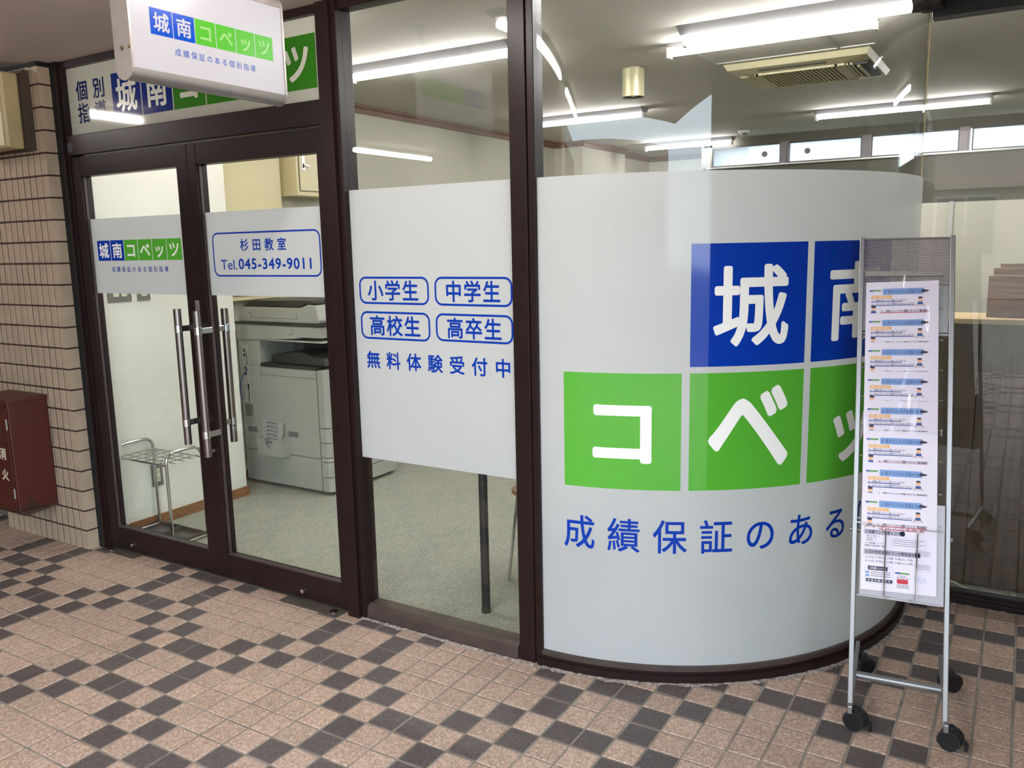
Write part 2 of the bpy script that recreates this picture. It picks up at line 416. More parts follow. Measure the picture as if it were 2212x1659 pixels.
# ================================================================== FLOOR OF THE PASSAGE
TP = 0.105; GX, GY = -0.2563, 2.603
DARK = {(4,4),(2,4),(2,1),(0,0),(1,1),(0,3),(8,0),(1,4),(3,0),(0,2),(3,3),(5,0),(3,2),(9,1),(4,1),(9,4)}
def is_dark(i, j):
    k = j//5
    return ((i-5*k) % 10, j-5*k) in DARK
CX, CY, CR = -1.43, 3.56, 1.068
def inside_shop(x, y):
    if y > 3.86: return True
    if x < -4.08: return y > 2.45
    if x < CX: return y > 2.56
    d = math.hypot(x-CX, y-CY)
    if x < -0.38 and y > CY: return True
    return d < CR-0.08 and x < -0.3
floor = G().box(-10, -9, -0.06, 4.5, 3.95, -0.0022).build('floor', grout); floor['kind'] = 'structure'
floor['label'] = 'beige and charcoal square floor tiles of the covered passage'
def tile_geo(s, h=0.006, b=0.0018):
    g = G(); a = s/2; c = a-b
    vs = [(-a,-a,-h),(a,-a,-h),(a,a,-h),(-a,a,-h),(-a,-a,-b),(a,-a,-b),(a,a,-b),(-a,a,-b),(-c,-c,0),(c,-c,0),(c,c,0),(-c,c,0)]
    fs = [(8,9,10,11)]
    for k in range(4):
        n = (k+1) % 4; fs += [(k, n, 4+n, 4+k), (4+k, 4+n, 8+n, 8+k)]
    return g.add(vs, fs)
def mk_mesh(g, name, m):
    me = bpy.data.meshes.new(name); me.from_pydata(g.v, [], g.f); me.materials.append(m); return me
tm = {d: mk_mesh(tile_geo(TP-0.0075), 'floor_tile', m_) for d, m_ in ((False, tile_l), (True, tile_d))}
cands = []
for i in range(-95, 44):
    for j in range(-13, 104):
        x = GX+(i+0.5)*TP; y = GY-(j+0.5)*TP
        if inside_shop(x, y) or x < -9.9 or y < -8.9: continue
        p = [proj((x+a*TP/2, y+b*TP/2, 0)) for a, b in ((-1,-1),(1,-1),(1,1),(-1,1))]
        vis = any(-5 < q[0] < 2217 and -5 < q[1] < 1664 for q in p)
        ar = 0
        if vis: ar = abs(sum(p[k][0]*p[(k+1) % 4][1]-p[(k+1) % 4][0]*p[k][1] for k in range(4)))/2
        cands.append((ar if vis else 0, x, y, is_dark(i, j)))
cands.sort(reverse=True)
rest = {False: G(), True: G()}
tg = tile_geo(TP-0.0075)
for k, (ar, x, y, d) in enumerate(cands):
    dz = random.uniform(-0.0007, 0.0007); rz = random.gauss(0, 0.004)
    tx = random.gauss(0, 0.004); ty = random.gauss(0, 0.004); jx, jy = random.gauss(0, 0.0004), random.gauss(0, 0.0004)
    if k < 299 and ar > 0:
        o = bpy.data.objects.new('floor_tile', tm[d]); COL.objects.link(o); o.parent = floor
        o.location = (x+jx, y+jy, dz); o.rotation_euler = (tx, ty, rz)
    elif y > -3.2 and x > -8:
        rest[d].add([(x+v[0], y+v[1], v[2]+dz+v[0]*ty+v[1]*tx) for v in tg.v], tg.f)
rg = G()
rg.add(rest[False].v, rest[False].f, 0); rg.add(rest[True].v, rest[True].f, 1)
rg.build('floor_tile', [tile_l, tile_d], floor, kind='stuff')
# ragged mortar bead where the tiling meets the shopfront
mg = G()
def bead(pts, w):
    for k in range(len(pts)-1):
        a, b = Vector(pts[k]), Vector(pts[k+1]); n = Vector(((b-a).y, -(b-a).x, 0)).normalized()
        w0 = w*random.uniform(0.5, 1.5); w1 = w*random.uniform(0.5, 1.5); h = random.uniform(0.002, 0.006)
        mg.add([a-n*0.01+Vector((0,0,h)), b-n*0.01+Vector((0,0,h)), b+n*w1, a+n*w0], [(0, 3, 2, 1)])
bead([(-2.28+0.02*k, 2.447, -0.0005) for k in range(44)], 0.006)
bead([(CX+(1.094)*math.sin(a), CY-(1.094)*math.cos(a), 0.0) for a in [0.02+0.018*k for k in range(97)]], 0.017)
bead([(-0.34+0.02*k, 3.762, -0.0005) for k in range(60)], 0.007)
mortar = mat('pale_mortar', (176, 166, 156), rough=0.95, rgb2=(104, 94, 86), scale=60)
mg.build('mortar_bead', mortar, floor)

# ================================================================== SOFFIT
s = G().prism([(-10, -4.2), (-2.6, -4.2), (-2.6, -0.95), (1.1, -0.95), (1.1, 3.9), (-0.42, 3.9), (-0.42, 2.62), (-10, 2.62)], (0, 0, 2.42), (1, 0, 0), (0, 1, 0), (0, 0, 0.18))
s.add([(CX, 2.40, 2.42)]+[(CX+1.115*math.sin(a), CY-1.115*math.cos(a), 2.42) for a in [0.0+PI/2*k/24 for k in range(25)]]+[(-0.30, 2.40, 2.42)], [tuple(range(27))])
so = s.build('ceiling', ceil_out); so['kind'] = 'structure'; so['label'] = 'greyish painted soffit over the passage'

# ================================================================== TILED PIER (left)
PX1, PY = -4.062, 2.381
pier = G().box(-4.81, PY+0.0014, 0, PX1-0.004, 2.60, 2.415).build('wall_front', wgrout); pier['kind'] = 'structure'
pier['label'] = 'pier clad in upright beige mosaic tiles at left'
PITCH, ROW = 0.0543, 0.1055
wtile = G(); a, h, b = PITCH/2-0.0034, ROW/2-0.0045, 0.0015
wtile.add([(-a,0.008,-h),(a,0.008,-h),(a,0.008,h),(-a,0.008,h),(-a,b,-h),(a,b,-h),(a,b,h),(-a,b,h),(-a+b,0,-h+b),(a-b,0,-h+b),(a-b,0,h-b),(-a+b,0,h-b)],
          [(8,9,10,11)]+[f for k in range(4) for f in ((k,(k+1)%4,4+(k+1)%4,4+k),(4+k,4+(k+1)%4,8+(k+1)%4,8+k))])
wme = mk_mesh(wtile, 'wall_tile', tile_w)
cw_ = 0.052
cg = G(); b = 0.0012
cg.box(-cw_, 0, -h, 0, 0.008, h); cg.box(-0.008, 0.008, -h, 0, 0.060, h)
cme = mk_mesh(cg, 'corner_tile', tile_w)
cnt = 0; wrest = G()
for r in range(23):
    zc = (r+0.5)*ROW-0.004
    if zc+h > 2.412: zc_ = zc
    o = bpy.data.objects.new('corner_tile', cme); COL.objects.link(o); o.parent = pier; o.location = (PX1, PY, zc); 
    if r == 22: o.scale = (1, 1, 0.84); o.location.z -= 0.008
    cnt += 1
    for c in range(13):
        xc = PX1-cw_-0.0045-PITCH*(c+0.5)+0.001
        p = proj((xc, PY, zc))
        sy = 0.84 if r == 22 else 1; zz = zc-0.008 if r == 22 else zc
        if cnt < 299 and p[0] > -8:
            o = bpy.data.objects.new('wall_tile', wme); COL.objects.link(o); o.parent = pier; o.location = (xc, PY+random.uniform(-0.0006, 0.0006), zz); o.scale = (1, 1, sy); cnt += 1
        else:
            wrest.add([(v[0]+xc, v[1]+PY, v[2]*sy+zz) for v in wtile.v], wtile.f)
if wrest.v: wrest.build('wall_tile', tile_w, pier, kind='stuff')
# darker return wall beyond the pier
w2 = G().box(-10, 2.60, 0, -4.81, 2.70, 2.42).build('wall_front', mat('dark_render', (88, 80, 70), rough=0.8, var=0.1)); w2['kind'] = 'structure'
w2['label'] = 'dark wall set back beyond the tiled pier'
t0 = G().box(-4.125, 2.375, 2.398, PX1+0.004, 2.46, 2.42).box(-4.81, 2.377, 2.402, -4.11, 2.39, 2.42).build('trim_1', rubber); t0['kind'] = 'structure'
t1 = G().box(PX1+0.001, 2.440, 0, -4.02, 2.50, 2.42).build('trim_2', rubber); t1['kind'] = 'structure'; t1['label'] = 'black sealant strip between pier and door frame'

# ================================================================== SHOPFRONT FRAME
fr = struct('trim_3', (-3.2, 2.48, 0), 'dark bronze aluminium shopfront frame around doors and windows')
G().box(-4.03, 2.452, 0, -3.992, 2.53, 2.42).box(-4.022, 2.437, 0, -4.008, 2.452, 2.42).build('jamb', bronze, fr, bevel=0.0015)
G().box(-3.992, 2.456, 2.388, -2.327, 2.53, 2.42).build('head_rail', bronze, fr, bevel=0.0015)
G().box(-3.992, 2.45, 1.984, -2.327, 2.53, 2.077).build('transom', bronze, fr, bevel=0.003)
G().box(-2.327, 2.440, 0, -2.264, 2.54, 2.42).box(-2.264, 2.455, 0, -2.24, 2.54, 2.42).build('mullion', bronze, fr, bevel=0.002)
G().box(-1.508, 2.471, 0, -1.443, 2.54, 2.42).box(-1.443, 2.478, 0, -1.415, 2.54, 2.42).build('mullion', bronze, fr, bevel=0.002)
G().box(-2.24, 2.470, 2.388, -1.512, 2.53, 2.42).build('head_rail', bronze, fr, bevel=0.0015)
sl = G(); sl.prism([(2.462, 0), (2.54, 0), (2.54, 0.060), (2.484, 0.060), (2.466, 0.048)], (-2.24, 0, 0), (0, 1, 0), (0, 0, 1), (0.728, 0, 0))
sl.build('sill', bronze_l, fr)
# round certification sticker on the transom
def fac(y): return lambda a, b: (a, y, b)
g = G(); f = fac(2.4492)
for rr in (0.0225,):
    n = 24
    g.add([f(-3.972+rr*math.cos(2*PI*k/n), 2.022+rr*math.sin(2*PI*k/n)) for k in range(n)]+[f(-3.972+(rr-0.002)*math.cos(2*PI*k/n), 2.022+(rr-0.002)*math.sin(2*PI*k/n)) for k in range(n)],
          [(k, (k+1) % n, n+(k+1) % n, n+k) for k in range(n)])
rect(g, -3.993, -3.951, 2.027, 2.028, f); rect(g, -3.993, -3.951, 2.0155, 2.0165, f)
for zz, w_ in ((2.0335, 0.011), (2.0218, 0.018), (2.0105, 0.011)):
    for k in range(-2, 3): rect(g, -3.972+k*w_/2.6-0.0016, -3.972+k*w_/2.6+0.0016, zz-0.0028, zz+0.0028, f)
g.build('sticker', mat('silver_sticker_print', (120, 124, 132), rough=0.5), fr, label='small round silver mark on the transom')
g = G(); g.box(-3.9885, 2.4485, 2.053, -3.981, 2.451, 2.057).box(-2.385, 2.4485, 2.056, -2.377, 2.451, 2.060); g.each('screw_hole', black, fr)

# sign panel over the doors
sp = thing('sign_panel', 'white fascia panel with blue and green logo squares above the glass doors', 'sign', (-3.17, 2.49, 2.077))
G().box(-3.992, 2.482, 2.077, -2.327, 2.492, 2.388).build('panel', panel_w, sp)
f = fac(2.4812); fw = fac(2.4804)
for i in range(6):
    x0 = -3.649+0.2145*i
    g = G(); rect(g, x0, x0+0.2065, 2.128, 2.328, f); g.build('logo_square', pan_b if i < 2 else pan_g, sp, label='blue square' if i < 2 else 'green square')
wt = mat('white_vinyl', (214, 216, 200), rough=0.2)
for i, ch in enumerate(LOGO):
    x0 = -3.649+0.2145*i+0.103; sz = 0.072; g = G()
    text_cells(g, ch, x0-sz, x0+sz, 2.228-sz, 2.228+sz, fw, off=0.022 if i < 2 else 0.030, res=4)
    g.build('lettering', wt, sp, label='white character '+ch)
char_cells('個別', -3.925, -3.703, 2.236, 2.325, f, ink_d, sp, off=0.018); char_cells('指導', -3.925, -3.703, 2.133, 2.222, f, ink_d, sp, off=0.018)

# ================================================================== GLASS DOORS
def logo_strip(parent, x0, pitch, w, z0, z1, f, f2, mb, mg, mw, off=0.02):
    for i in range(6):
        g = G(); rect(g, x0+pitch*i, x0+pitch*i+w, z0, z1, f)
        g.build('logo_square', mb if i < 2 else mg, parent, label='blue square' if i < 2 else 'green square')
    hh = (z1-z0)*0.36; ww = w*0.36
    for i, ch in enumerate(LOGO):
        g = G(); xc = x0+pitch*i+w/2; text_cells(g, ch, xc-ww, xc+ww, (z0+z1)/2-hh, (z0+z1)/2+hh, f2, off=off)
        g.build('lettering', mw, parent, label='white character '+ch)
def door(name, x0, x1, gx0, gx1, label, fx0, fx1):
    d = struct(name, ((x0+x1)/2, 2.49, 0), label)
    g = G()
    g.box(x0, 2.458, 0.014, gx0, 2.515, 1.977); g.box(gx1, 2.458, 0.014, x1, 2.515, 1.977)
    g.build('stile', bronze, d, bevel=0.002)
    G().box(gx0, 2.460, 1.885, gx1, 2.513, 1.977).box(gx0, 2.460, 0.014, gx1, 2.513, 0.122).each('rail', bronze, d, bevel=0.002)
    G().box(gx0, 2.466, 0.122, gx1, 2.484, 0.130).box(gx0, 2.470, 0.13, gx0+0.006, 2.482, 1.885).build('glazing_bead', bronze_l, d)
    G().box(gx0, 2.486, 0.122, gx1, 2.492, 1.885).build('glass_pane', glass, d)
    fm = G().box(fx0, 2.4835, 1.324, fx1, 2.4850, 1.683).build('film', film_w, d, label='band of frosted white film')
    return d, fm
dl, fl = door('door_1', -3.990, -3.138, -3.925, -3.212, 'left glass door with bronze frame and white logo band', -3.925, -3.212)
dr, frr = door('door_2', -3.136, -2.330, -3.080, -2.374, 'right glass door with bronze frame and telephone band', -3.080, -2.374)
f1, f2 = fac(2.4828), fac(2.4822)
logo_strip(fl, -3.883, 0.1056, 0.1012, 1.481, 1.578, f1, f2, film_b, film_g, film_t)
g = G(); text_cells(g, TAG, -3.783, -3.358, 1.427, 1.453, f1, off=0.012, res=2); g.build('tagline', ink_b, fl, kind='stuff', label='small blue tagline 成績保証のある個別指導')
g = G(); rframe(g, -3.044, -2.403, 1.406, 1.595, 0.034, 0.007, f1); g.build('outline', ink_b, frr, label='blue rounded outline')
char_cells('杉田教室', -2.868, -2.595, 1.515, 1.565, f1, ink_b, frr, off=0.020)
g = G()
text_fit(g, 'Tel.', -2.998, -2.896, 1.436, 1.478, f1, off=0.004)
text_fit(g, '045-349-9011', -2.886, -2.458, 1.437, 1.483, f1, off=0.022, space=1.12)
g.build('telephone_number', ink_b, frr, kind='stuff', label='blue text Tel.045-349-9011')
def handle(parent, x, y, z0, z1, yb, name='handle'):
    sgn = 1 if yb > y else -1
    g = G().cyl((x, y, z0), (x, y, z1), 0.0165, n=20)
    h = g.build(name, steel, parent, smooth=True)
    for zb in (z0+0.10, z1-0.088):
        G().cyl((x, y, zb-0.018), (x, y, zb+0.018), 0.0178, n=20).box(x-0.008, min(y, yb), zb-0.013, x+0.008, max(y, yb), zb+0.013).build('bracket', chrome, h, bevel=0.002)
    return h
handle(dl, -3.192, 2.385, 0.655, 1.268, 2.458); handle(dl, -3.192, 2.585, 0.655, 1.268, 2.515)
handle(dr, -3.062, 2.385, 0.612, 1.262, 2.458); handle(dr, -3.118, 2.58, 0.635, 1.258, 2.515)
G().cyl((-3.112, 2.458, 0.618), (-3.112, 2.438, 0.618), 0.015, n=18).build('lock_cylinder', steel, dr, smooth=True)
g = G().box(-3.158, 2.4565, 1.245, -3.130, 2.458, 1.302); h_ = g.build('push_plate', mat('engraved_plate', (150, 142, 132), rough=0.4, metal=0.5), dl, label='small plate engraved 引')
g = G(); text_cells(g, '引', -3.152, -3.136, 1.262, 1.286, fac(2.4560), res=2); g.build('lettering', mat('engraving', (88, 82, 78), rough=0.6), h_)
G().cyl((-2.602, 2.458, 0.046), (-2.602, 2.452, 0.046), 0.010, n=14).build('screw', chrome, dr, smooth=True)
G().cyl((-3.80, 2.458, 0.046), (-3.80, 2.452, 0.046), 0.009, n=14).build('screw', chrome, dl, smooth=True)
plate = mat('worn_steel_plate', (112, 104, 92), rough=0.35, metal=0.5, var=0.15, scale=20)
fh = struct('trim_4', (-2.50, 2.46, 0), 'steel floor spring cover plates under the doors')
G().box(-2.70, 2.405, -0.001, -2.36, 2.50, 0.0022).box(-3.99, 2.41, -0.001, -3.73, 2.50, 0.0022).each('cover_plate', plate, fh)
G().cyl((-2.405, 2.437, 0), (-2.405, 2.437, 0.006), 0.018, n=18).cyl((-3.955, 2.437, 0), (-3.955, 2.437, 0.006), 0.016, n=18).each('pivot_cap', steel, fh)
G().box(-3.73, 2.462, -0.002, -2.70, 2.56, 0.004).build('threshold', plate, fh)

# ================================================================== SIDELIGHT WINDOW
w1 = struct('window_1', (-1.876, 2.49, 0), 'narrow glass sidelight with white film and blue school grade text')
G().box(-2.24, 2.486, 0.055, -1.508, 2.492, 2.388).build('glass_pane', glass, w1)
fm = G().box(-2.24, 2.4835, 0.685, -1.508, 2.4850, 1.735).build('film', film_w, w1, label='frosted white film band')
for a, b_, c, d_, t in ((-2.212, -1.875, 1.302, 1.407, '小学生'), (-1.849, -1.514, 1.302, 1.407, '中学生'), (-2.212, -1.875, 1.166, 1.274, '高校生'), (-1.849, -1.514, 1.171, 1.274, '高卒生')):
    g = G(); rframe(g, a, b_, c, d_, 0.032, 0.0078, f1); g.build('outline', ink_b, fm, label='blue rounded outline around '+t)
for a, b_, c, d_, t in ((-2.168, -1.925, 1.317, 1.392, '小学生'), (-1.800, -1.565, 1.317, 1.392, '中学生'), (-2.166, -1.922, 1.182, 1.258, '高校生'), (-1.798, -1.563, 1.184, 1.259, '高卒生'), (-2.190, -1.527, 1.052, 1.118, '無料体験受付中')):
    char_cells(t, a, b_, c, d_, f1, ink_b, fm, off=0.020)

# ================================================================== CURVED CORNER WINDOW
w2_ = struct('window_2', (CX, CY, 0), 'curved glass corner window covered with white film and large logo')
A1 = math.radians(102.4)
def cyl_f(r): return lambda s_, z_: (CX+r*math.sin(s_/1.071), CY-r*math.cos(s_/1.071), z_)
G().ring(CX, CY, CR-0.006, CR, 0.0, A1, 0.055, 2.375, n=72).build('glass_pane', glass, w2_, smooth=True)
fm = G().ring(CX, CY, CR+0.0012, CR+0.0024, 0.010, A1-0.004, 0.057, 1.735, n=110).build('film', film_w, w2_, smooth=True, label='frosted white film on the curved glass')
SQ = [(0.106+0.4245*i, 0.688, i+2) for i in range(4)]+[(0.530+0.4235*i, 1.108, i) for i in range(2)]
fa, fb = cyl_f(CR+0.0030), cyl_f(CR+0.0036)
for s0, z0, k in SQ:
    g = G(); rect(g, s0, s0+0.398, z0, z0+0.399, fa, nx=20)
    g.build('logo_square', film_b if k < 2 else film_g, fm, label='large blue square' if k < 2 else 'large green square')
fbl = lambda v: cyl_f(CR+0.0036+0.00003*v[2])(v[0], v[1])
big = {2: (0.208, 0.408, 0.780, 0.980), 3: (0.592, 0.876, 0.762, 1.040), 4: (1.062, 1.250, 0.745, 0.925), 5: (1.47, 1.70, 0.77, 1.0), 0: (0.603, 0.862, 1.172, 1.438), 1: (1.022, 1.280, 1.172, 1.438)}
def curved_glyph(ch, box, m_, off, label):
    """one character fitted to its measured box"""
    vs, fs = glyph(ch, off, 8); a0 = min(v[0] for v in vs); a1 = max(v[0] for v in vs); b0 = min(v[1] for v in vs); b1 = max(v[1] for v in vs)
    g = G(); g.add([(box[0]+(a-a0)/(a1-a0)*(box[1]-box[0]), box[2]+(b-b0)/(b1-b0)*(box[3]-box[2]), l) for a, b, l in vs], fs)
    slice_verts(g, 0.02); g.v = [fbl(v) for v in g.v]; g.build('lettering', m_, fm, label=label)
for k, ch in enumerate(LOGO): curved_glyph(ch, big[k], film_t, 0.020 if k < 2 else 0.028, 'large white character '+ch)
pt_ = (1.775-0.104-0.108)/10
for k, ch in enumerate(TAG):
    vs, fs = glyph(ch, 0.011, 6); g = G(); xc = 0.104+0.054+pt_*k
    g.add([(xc+(a-0.5)*0.118, 0.525+(b-0.38)*0.127, l) for a, b, l in vs], fs)
    slice_verts(g, 0.02); g.v = [fbl(v) for v in g.v]; g.build('lettering', ink_b, fm, label='large blue character '+ch)
# stepped curved sill and head
sg = G()
sg.ring(CX, CY, 0.98, 1.094, 0.0, A1, -0.004, 0.030, n=72)
sg.ring(CX, CY, 0.99, 1.086, 0.0, A1, 0.030, 0.038, n=72)
sg.build('sill', bronze, w2_, smooth=True)
G().ring(CX, CY, 0.99, 1.082, 0.0, A1, 0.038, 0.0555, n=72, mi=0).build('sill', bronze_l, w2_, smooth=True)
G().ring(CX, CY, 1.00, 1.095, 0.0, A1, 2.375, 2.42, n=72).build('head_rail', bronze, w2_, smooth=True)
# yellowish edge strip at the joint, right pane and its frame
w3 = struct('window_3', (0.6, 3.79, 0), 'clear glass wall to the right of the curved corner')
JX, JY = CX+CR*math.sin(A1), CY-CR*math.cos(A1)
G().box(JX+0.002, 3.786, 0.05, 2.6, 3.792, 2.375).build('glass_pane', glass, w3)
G().box(JX-0.0025, JY-0.002, 0.05, JX+0.0025, JY+0.006, 2.375).build('joint_strip', mat('amber_glass_edge', (232, 204, 140), rough=0.3, emit=0.12), w3, label='thin amber joint line between the two panes')  # faint emission makes the glass edge glow; it is no lamp
g = G(); g.box(JX, 3.762, -0.004, 2.6, 3.85, 0.022); g.box(JX, 3.770, 0.022, 2.6, 3.84, 0.038); g.box(JX, 3.778, 0.038, 2.6, 3.82, 0.052); g.build('sill', bronze, w3, bevel=0.001)
g = G(); g.box(JX+0.01, 3.765, 2.345, 2.6, 3.84, 2.42); g.box(JX-0.03, 3.74, 2.372, JX+0.05, 3.80, 2.42); g.build('head_rail', black, w3, bevel=0.002)
G().box(2.6, 3.75, 0, 2.7, 3.86, 2.42).build('jamb', bronze, w3)

# ================================================================== SHOP ROOM
ZC = 2.58
fl_in = G().box(-4.45, 2.53, -0.05, -1.40, 10.5, 0.004)
fl_in.add([(CX, CY, 0.004)]+[(CX+0.99*math.sin(A1*k/24), CY-0.99*math.cos(A1*k/24), 0.004) for k in range(25)], [(0, k+1, k+2) for k in range(24)])
fl_in.box(-1.40, 3.85, -0.05, 4.3, 9.1, 0.004)
o = fl_in.build('floor', carpet); o['kind'] = 'structure'; o['label'] = 'grey loop carpet floor inside the classroom'
o = G().box(-4.45, 2.53, ZC, 4.3, 9.05, ZC+0.1).box(-4.45, 9.05, ZC, -3.0, 10.5, ZC+0.1).build('ceiling', ceil_in); o['kind'] = 'structure'; o['label'] = 'off-white classroom ceiling'
o = G().box(-4.45, 2.60, 0, -4.085, 3.45, ZC).build('wall_left', wall_w); o['kind'] = 'structure'
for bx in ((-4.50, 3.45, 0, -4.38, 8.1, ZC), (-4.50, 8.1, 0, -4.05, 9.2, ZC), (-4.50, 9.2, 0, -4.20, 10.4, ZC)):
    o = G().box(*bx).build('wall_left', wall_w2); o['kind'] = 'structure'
o = G().box(-4.45, 10.30, 0, -3.0, 10.42, ZC).build('wall_back', wall_w); o['kind'] = 'structure'
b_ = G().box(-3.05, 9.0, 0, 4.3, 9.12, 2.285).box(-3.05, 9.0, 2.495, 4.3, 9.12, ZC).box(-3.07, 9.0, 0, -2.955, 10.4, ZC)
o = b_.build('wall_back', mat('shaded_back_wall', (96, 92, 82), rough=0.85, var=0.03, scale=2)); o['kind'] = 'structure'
o = G().box(4.2, 3.86, 0, 4.3, 9.1, ZC).build('wall_right', wall_w); o['kind'] = 'structure'
o = G().box(-4.10, 2.53, 2.42, -0.42, 2.58, ZC).build('wall_front', wall_w); o['kind'] = 'structure'
o = G().box(-0.42, 3.80, 2.42, 4.3, 3.86, ZC).box(2.7, 3.80, 0, 4.3, 3.86, 2.42).build('wall_front', wall_w); o['kind'] = 'structure'
o = G().box(-4.45, 2.53, 0, -4.03, 2.60, ZC).build('wall_front', wall_w); o['kind'] = 'structure'
g = G().box(-4.085, 2.60, 0, -4.074, 3.461, 0.062).box(-4.38, 3.45, 0, -4.085, 3.461, 0.062).box(-4.38, 3.45, 0, -4.369, 8.1, 0.062)
o = g.build('baseboard_left', brown_w); o['kind'] = 'structure'
def crown(name, segs):
    g = G()
    for (xa, ya, xb, yb) in segs:
        d = Vector((xb-xa, yb-ya, 0)); n = Vector((d.y, -d.x, 0)).normalized(); d2 = d.normalized()
        O = Vector((xa, ya, 0))-d2*0.0
        g.prism([(0, ZC-0.062), (0.014, ZC-0.062), (0.020, ZC-0.030), (0.034, ZC-0.018), (0.034, ZC), (0, ZC)], O, n, (0, 0, 1), d)
    o = g.build(name, crown_w); o['kind'] = 'structure'; o['label'] = 'brown crown moulding'
crown('trim_5', [(-4.38, 3.45, -4.38, 8.1), (-4.38, 8.1, -4.016, 8.1), (-4.05, 8.07, -4.05, 9.2), (-4.05, 9.2, -4.2, 9.2), (-4.2, 9.2, -4.2, 10.3), (-4.2, 10.3, -3.05, 10.3)])
g = G().prism([(0, 0), (0.034, 0), (0.034, 0.062), (0, 0.062)], (-4.085, 2.6, ZC-0.062), (1, 0, 0), (0, 0, 1), (0, 0.85, 0))
o = g.build('trim_6', crown_w); o['kind'] = 'structure'

# high windows in the back wall
hw = [(-2.95, -2.25), (-2.15, -1.47), (-1.365, -0.625), (-0.50, 0.22), (0.33, 1.05), (1.16, 1.88)]
for k, (a, b_) in enumerate(hw):
    w = struct('window_%d' % (k+4), ((a+b_)/2, 9.0, 2.29), 'high wired-glass window in the back wall')
    G().box(a, 9.03, 2.300, b_, 9.038, 2.482).build('glass_pane', wired, w)
    G().box(a-0.012, 9.012, 2.285, b_+0.012, 9.05, 2.300).box(a-0.012, 9.012, 2.482, b_+0.012, 9.05, 2.497).box(a-0.012, 9.012, 2.3, a, 9.05, 2.482).box(b_, 9.012, 2.3, b_+0.012, 9.05, 2.482).build('frame', mat('dark_sash', (72, 74, 76), rough=0.5, metal=0.3) if k == 0 else MATS['dark_sash'], w)
    G().box(b_+0.012, 8.985, 2.27, b_+0.10, 9.03, 2.50).box(b_+0.03, 8.975, 2.27, b_+0.08, 8.99, 2.50).each('post', grey_p, w)
    G().box(b_+0.004, 8.965, 2.262, b_+0.022, 9.0, 2.285).box(a-0.022, 8.965, 2.262, a-0.004, 9.0, 2.285).each('stay', black, w)
for cxm in (-2.415, -1.985):
    pass
G().cyl((-2.405, 9.02, 2.392), (-2.405, 9.028, 2.392), 0.031, n=8).build('vent_disc', grey_p, bpy.data.objects['window_4'])
G().cyl((-1.975, 9.02, 2.394), (-1.975, 9.028, 2.394), 0.031, n=8).build('vent_disc', grey_p, bpy.data.objects['window_5'])
o = G().box(-3.0, 8.94, 2.268, 4.2, 9.0, 2.283).build('trim_7', alum); o['kind'] = 'structure'; o['label'] = 'window ledge under the high windows'

# ------------------------------------------------------------------ indoor lamps (long ceiling fixtures)
def lamp(name, x0, x1, y, label, group, z=ZC, m_=tube_in, wide=0.09, tube_w=0.021):
    t = thing(name, label, 'lamp', ((x0+x1)/2, y, z-0.06), group)
    h = (x1-x0)/2; c = (x0+x1)/2
    G().prism([(-wide, 0), (-wide*0.45, -0.035), (wide*0.45, -0.035), (wide, 0)], (x0, y, z), (0, 1, 0), (0, 0, 1), (x1-x0, 0, 0)).build('housing', lamp_body, t)
    tz = z-0.035-tube_w
    w = tube_w; G().prism([(-w, 0.016), (-w*1.05, 0.004), (-w*0.8, -0.012), (w*0.8, -0.012), (w*1.05, 0.004), (w, 0.016)], (x0+0.02, y, tz), (0, 1, 0), (0, 0, 1), (x1-x0-0.04, 0, 0)).build('tube', m_, t)
    g = G().box(x0+0.002, y-0.022, tz-0.024, x0+0.02, y+0.022, z-0.02).box(x1-0.02, y-0.022, tz-0.024, x1-0.002, y+0.022, z-0.02); g.each('lamp_holder', lamp_white, t)
    return t
GI = 'tube lamps on the classroom ceiling'
lamp('tube_lamp', -3.56, -2.42, 4.02, 'long white tube lamp seen through the narrow sidelight', GI)
lamp('tube_lamp', -1.58, -0.32, 4.32, 'nearest broad tube lamp above the curved glass, right end at the pane joint', GI, tube_w=0.026, wide=0.11)
lamp('tube_lamp', -1.76, -0.69, 4.57, 'slim tube lamp just below and behind the broad nearest one', GI, wide=0.03, tube_w=0.018)
lamp('tube_lamp', -3.68, -2.70, 6.52, 'tube lamp at left behind the curved glass near the crown moulding', GI)
lamp('tube_lamp', -1.62, -0.31, 7.64, 'farthest tube lamp in front of the high back windows', GI)
lamp('tube_lamp', 0.48, 1.72, 4.32, 'tube lamp out of frame at right in the first row', GI)
lamp('tube_lamp', 1.30, 2.50, 6.10, 'tube lamp out of frame at right in the second row', GI)
lamp('tube_lamp', -3.85, -2.75, 2.86, 'added fill lamp above the umbrella stand, unseen behind the door head', GI)  # extra lamp added to brighten the left wall and carpet by the doors
lamp('tube_lamp', -1.40, -0.62, 3.22, 'added fill lamp over the curved corner, out of view above the frame', GI)  # unseen extra lamp, lights the carpet and the film from inside
lamp('tube_lamp', -3.68, -2.70, 8.90, 'tube lamp hidden at the far left corner', GI)
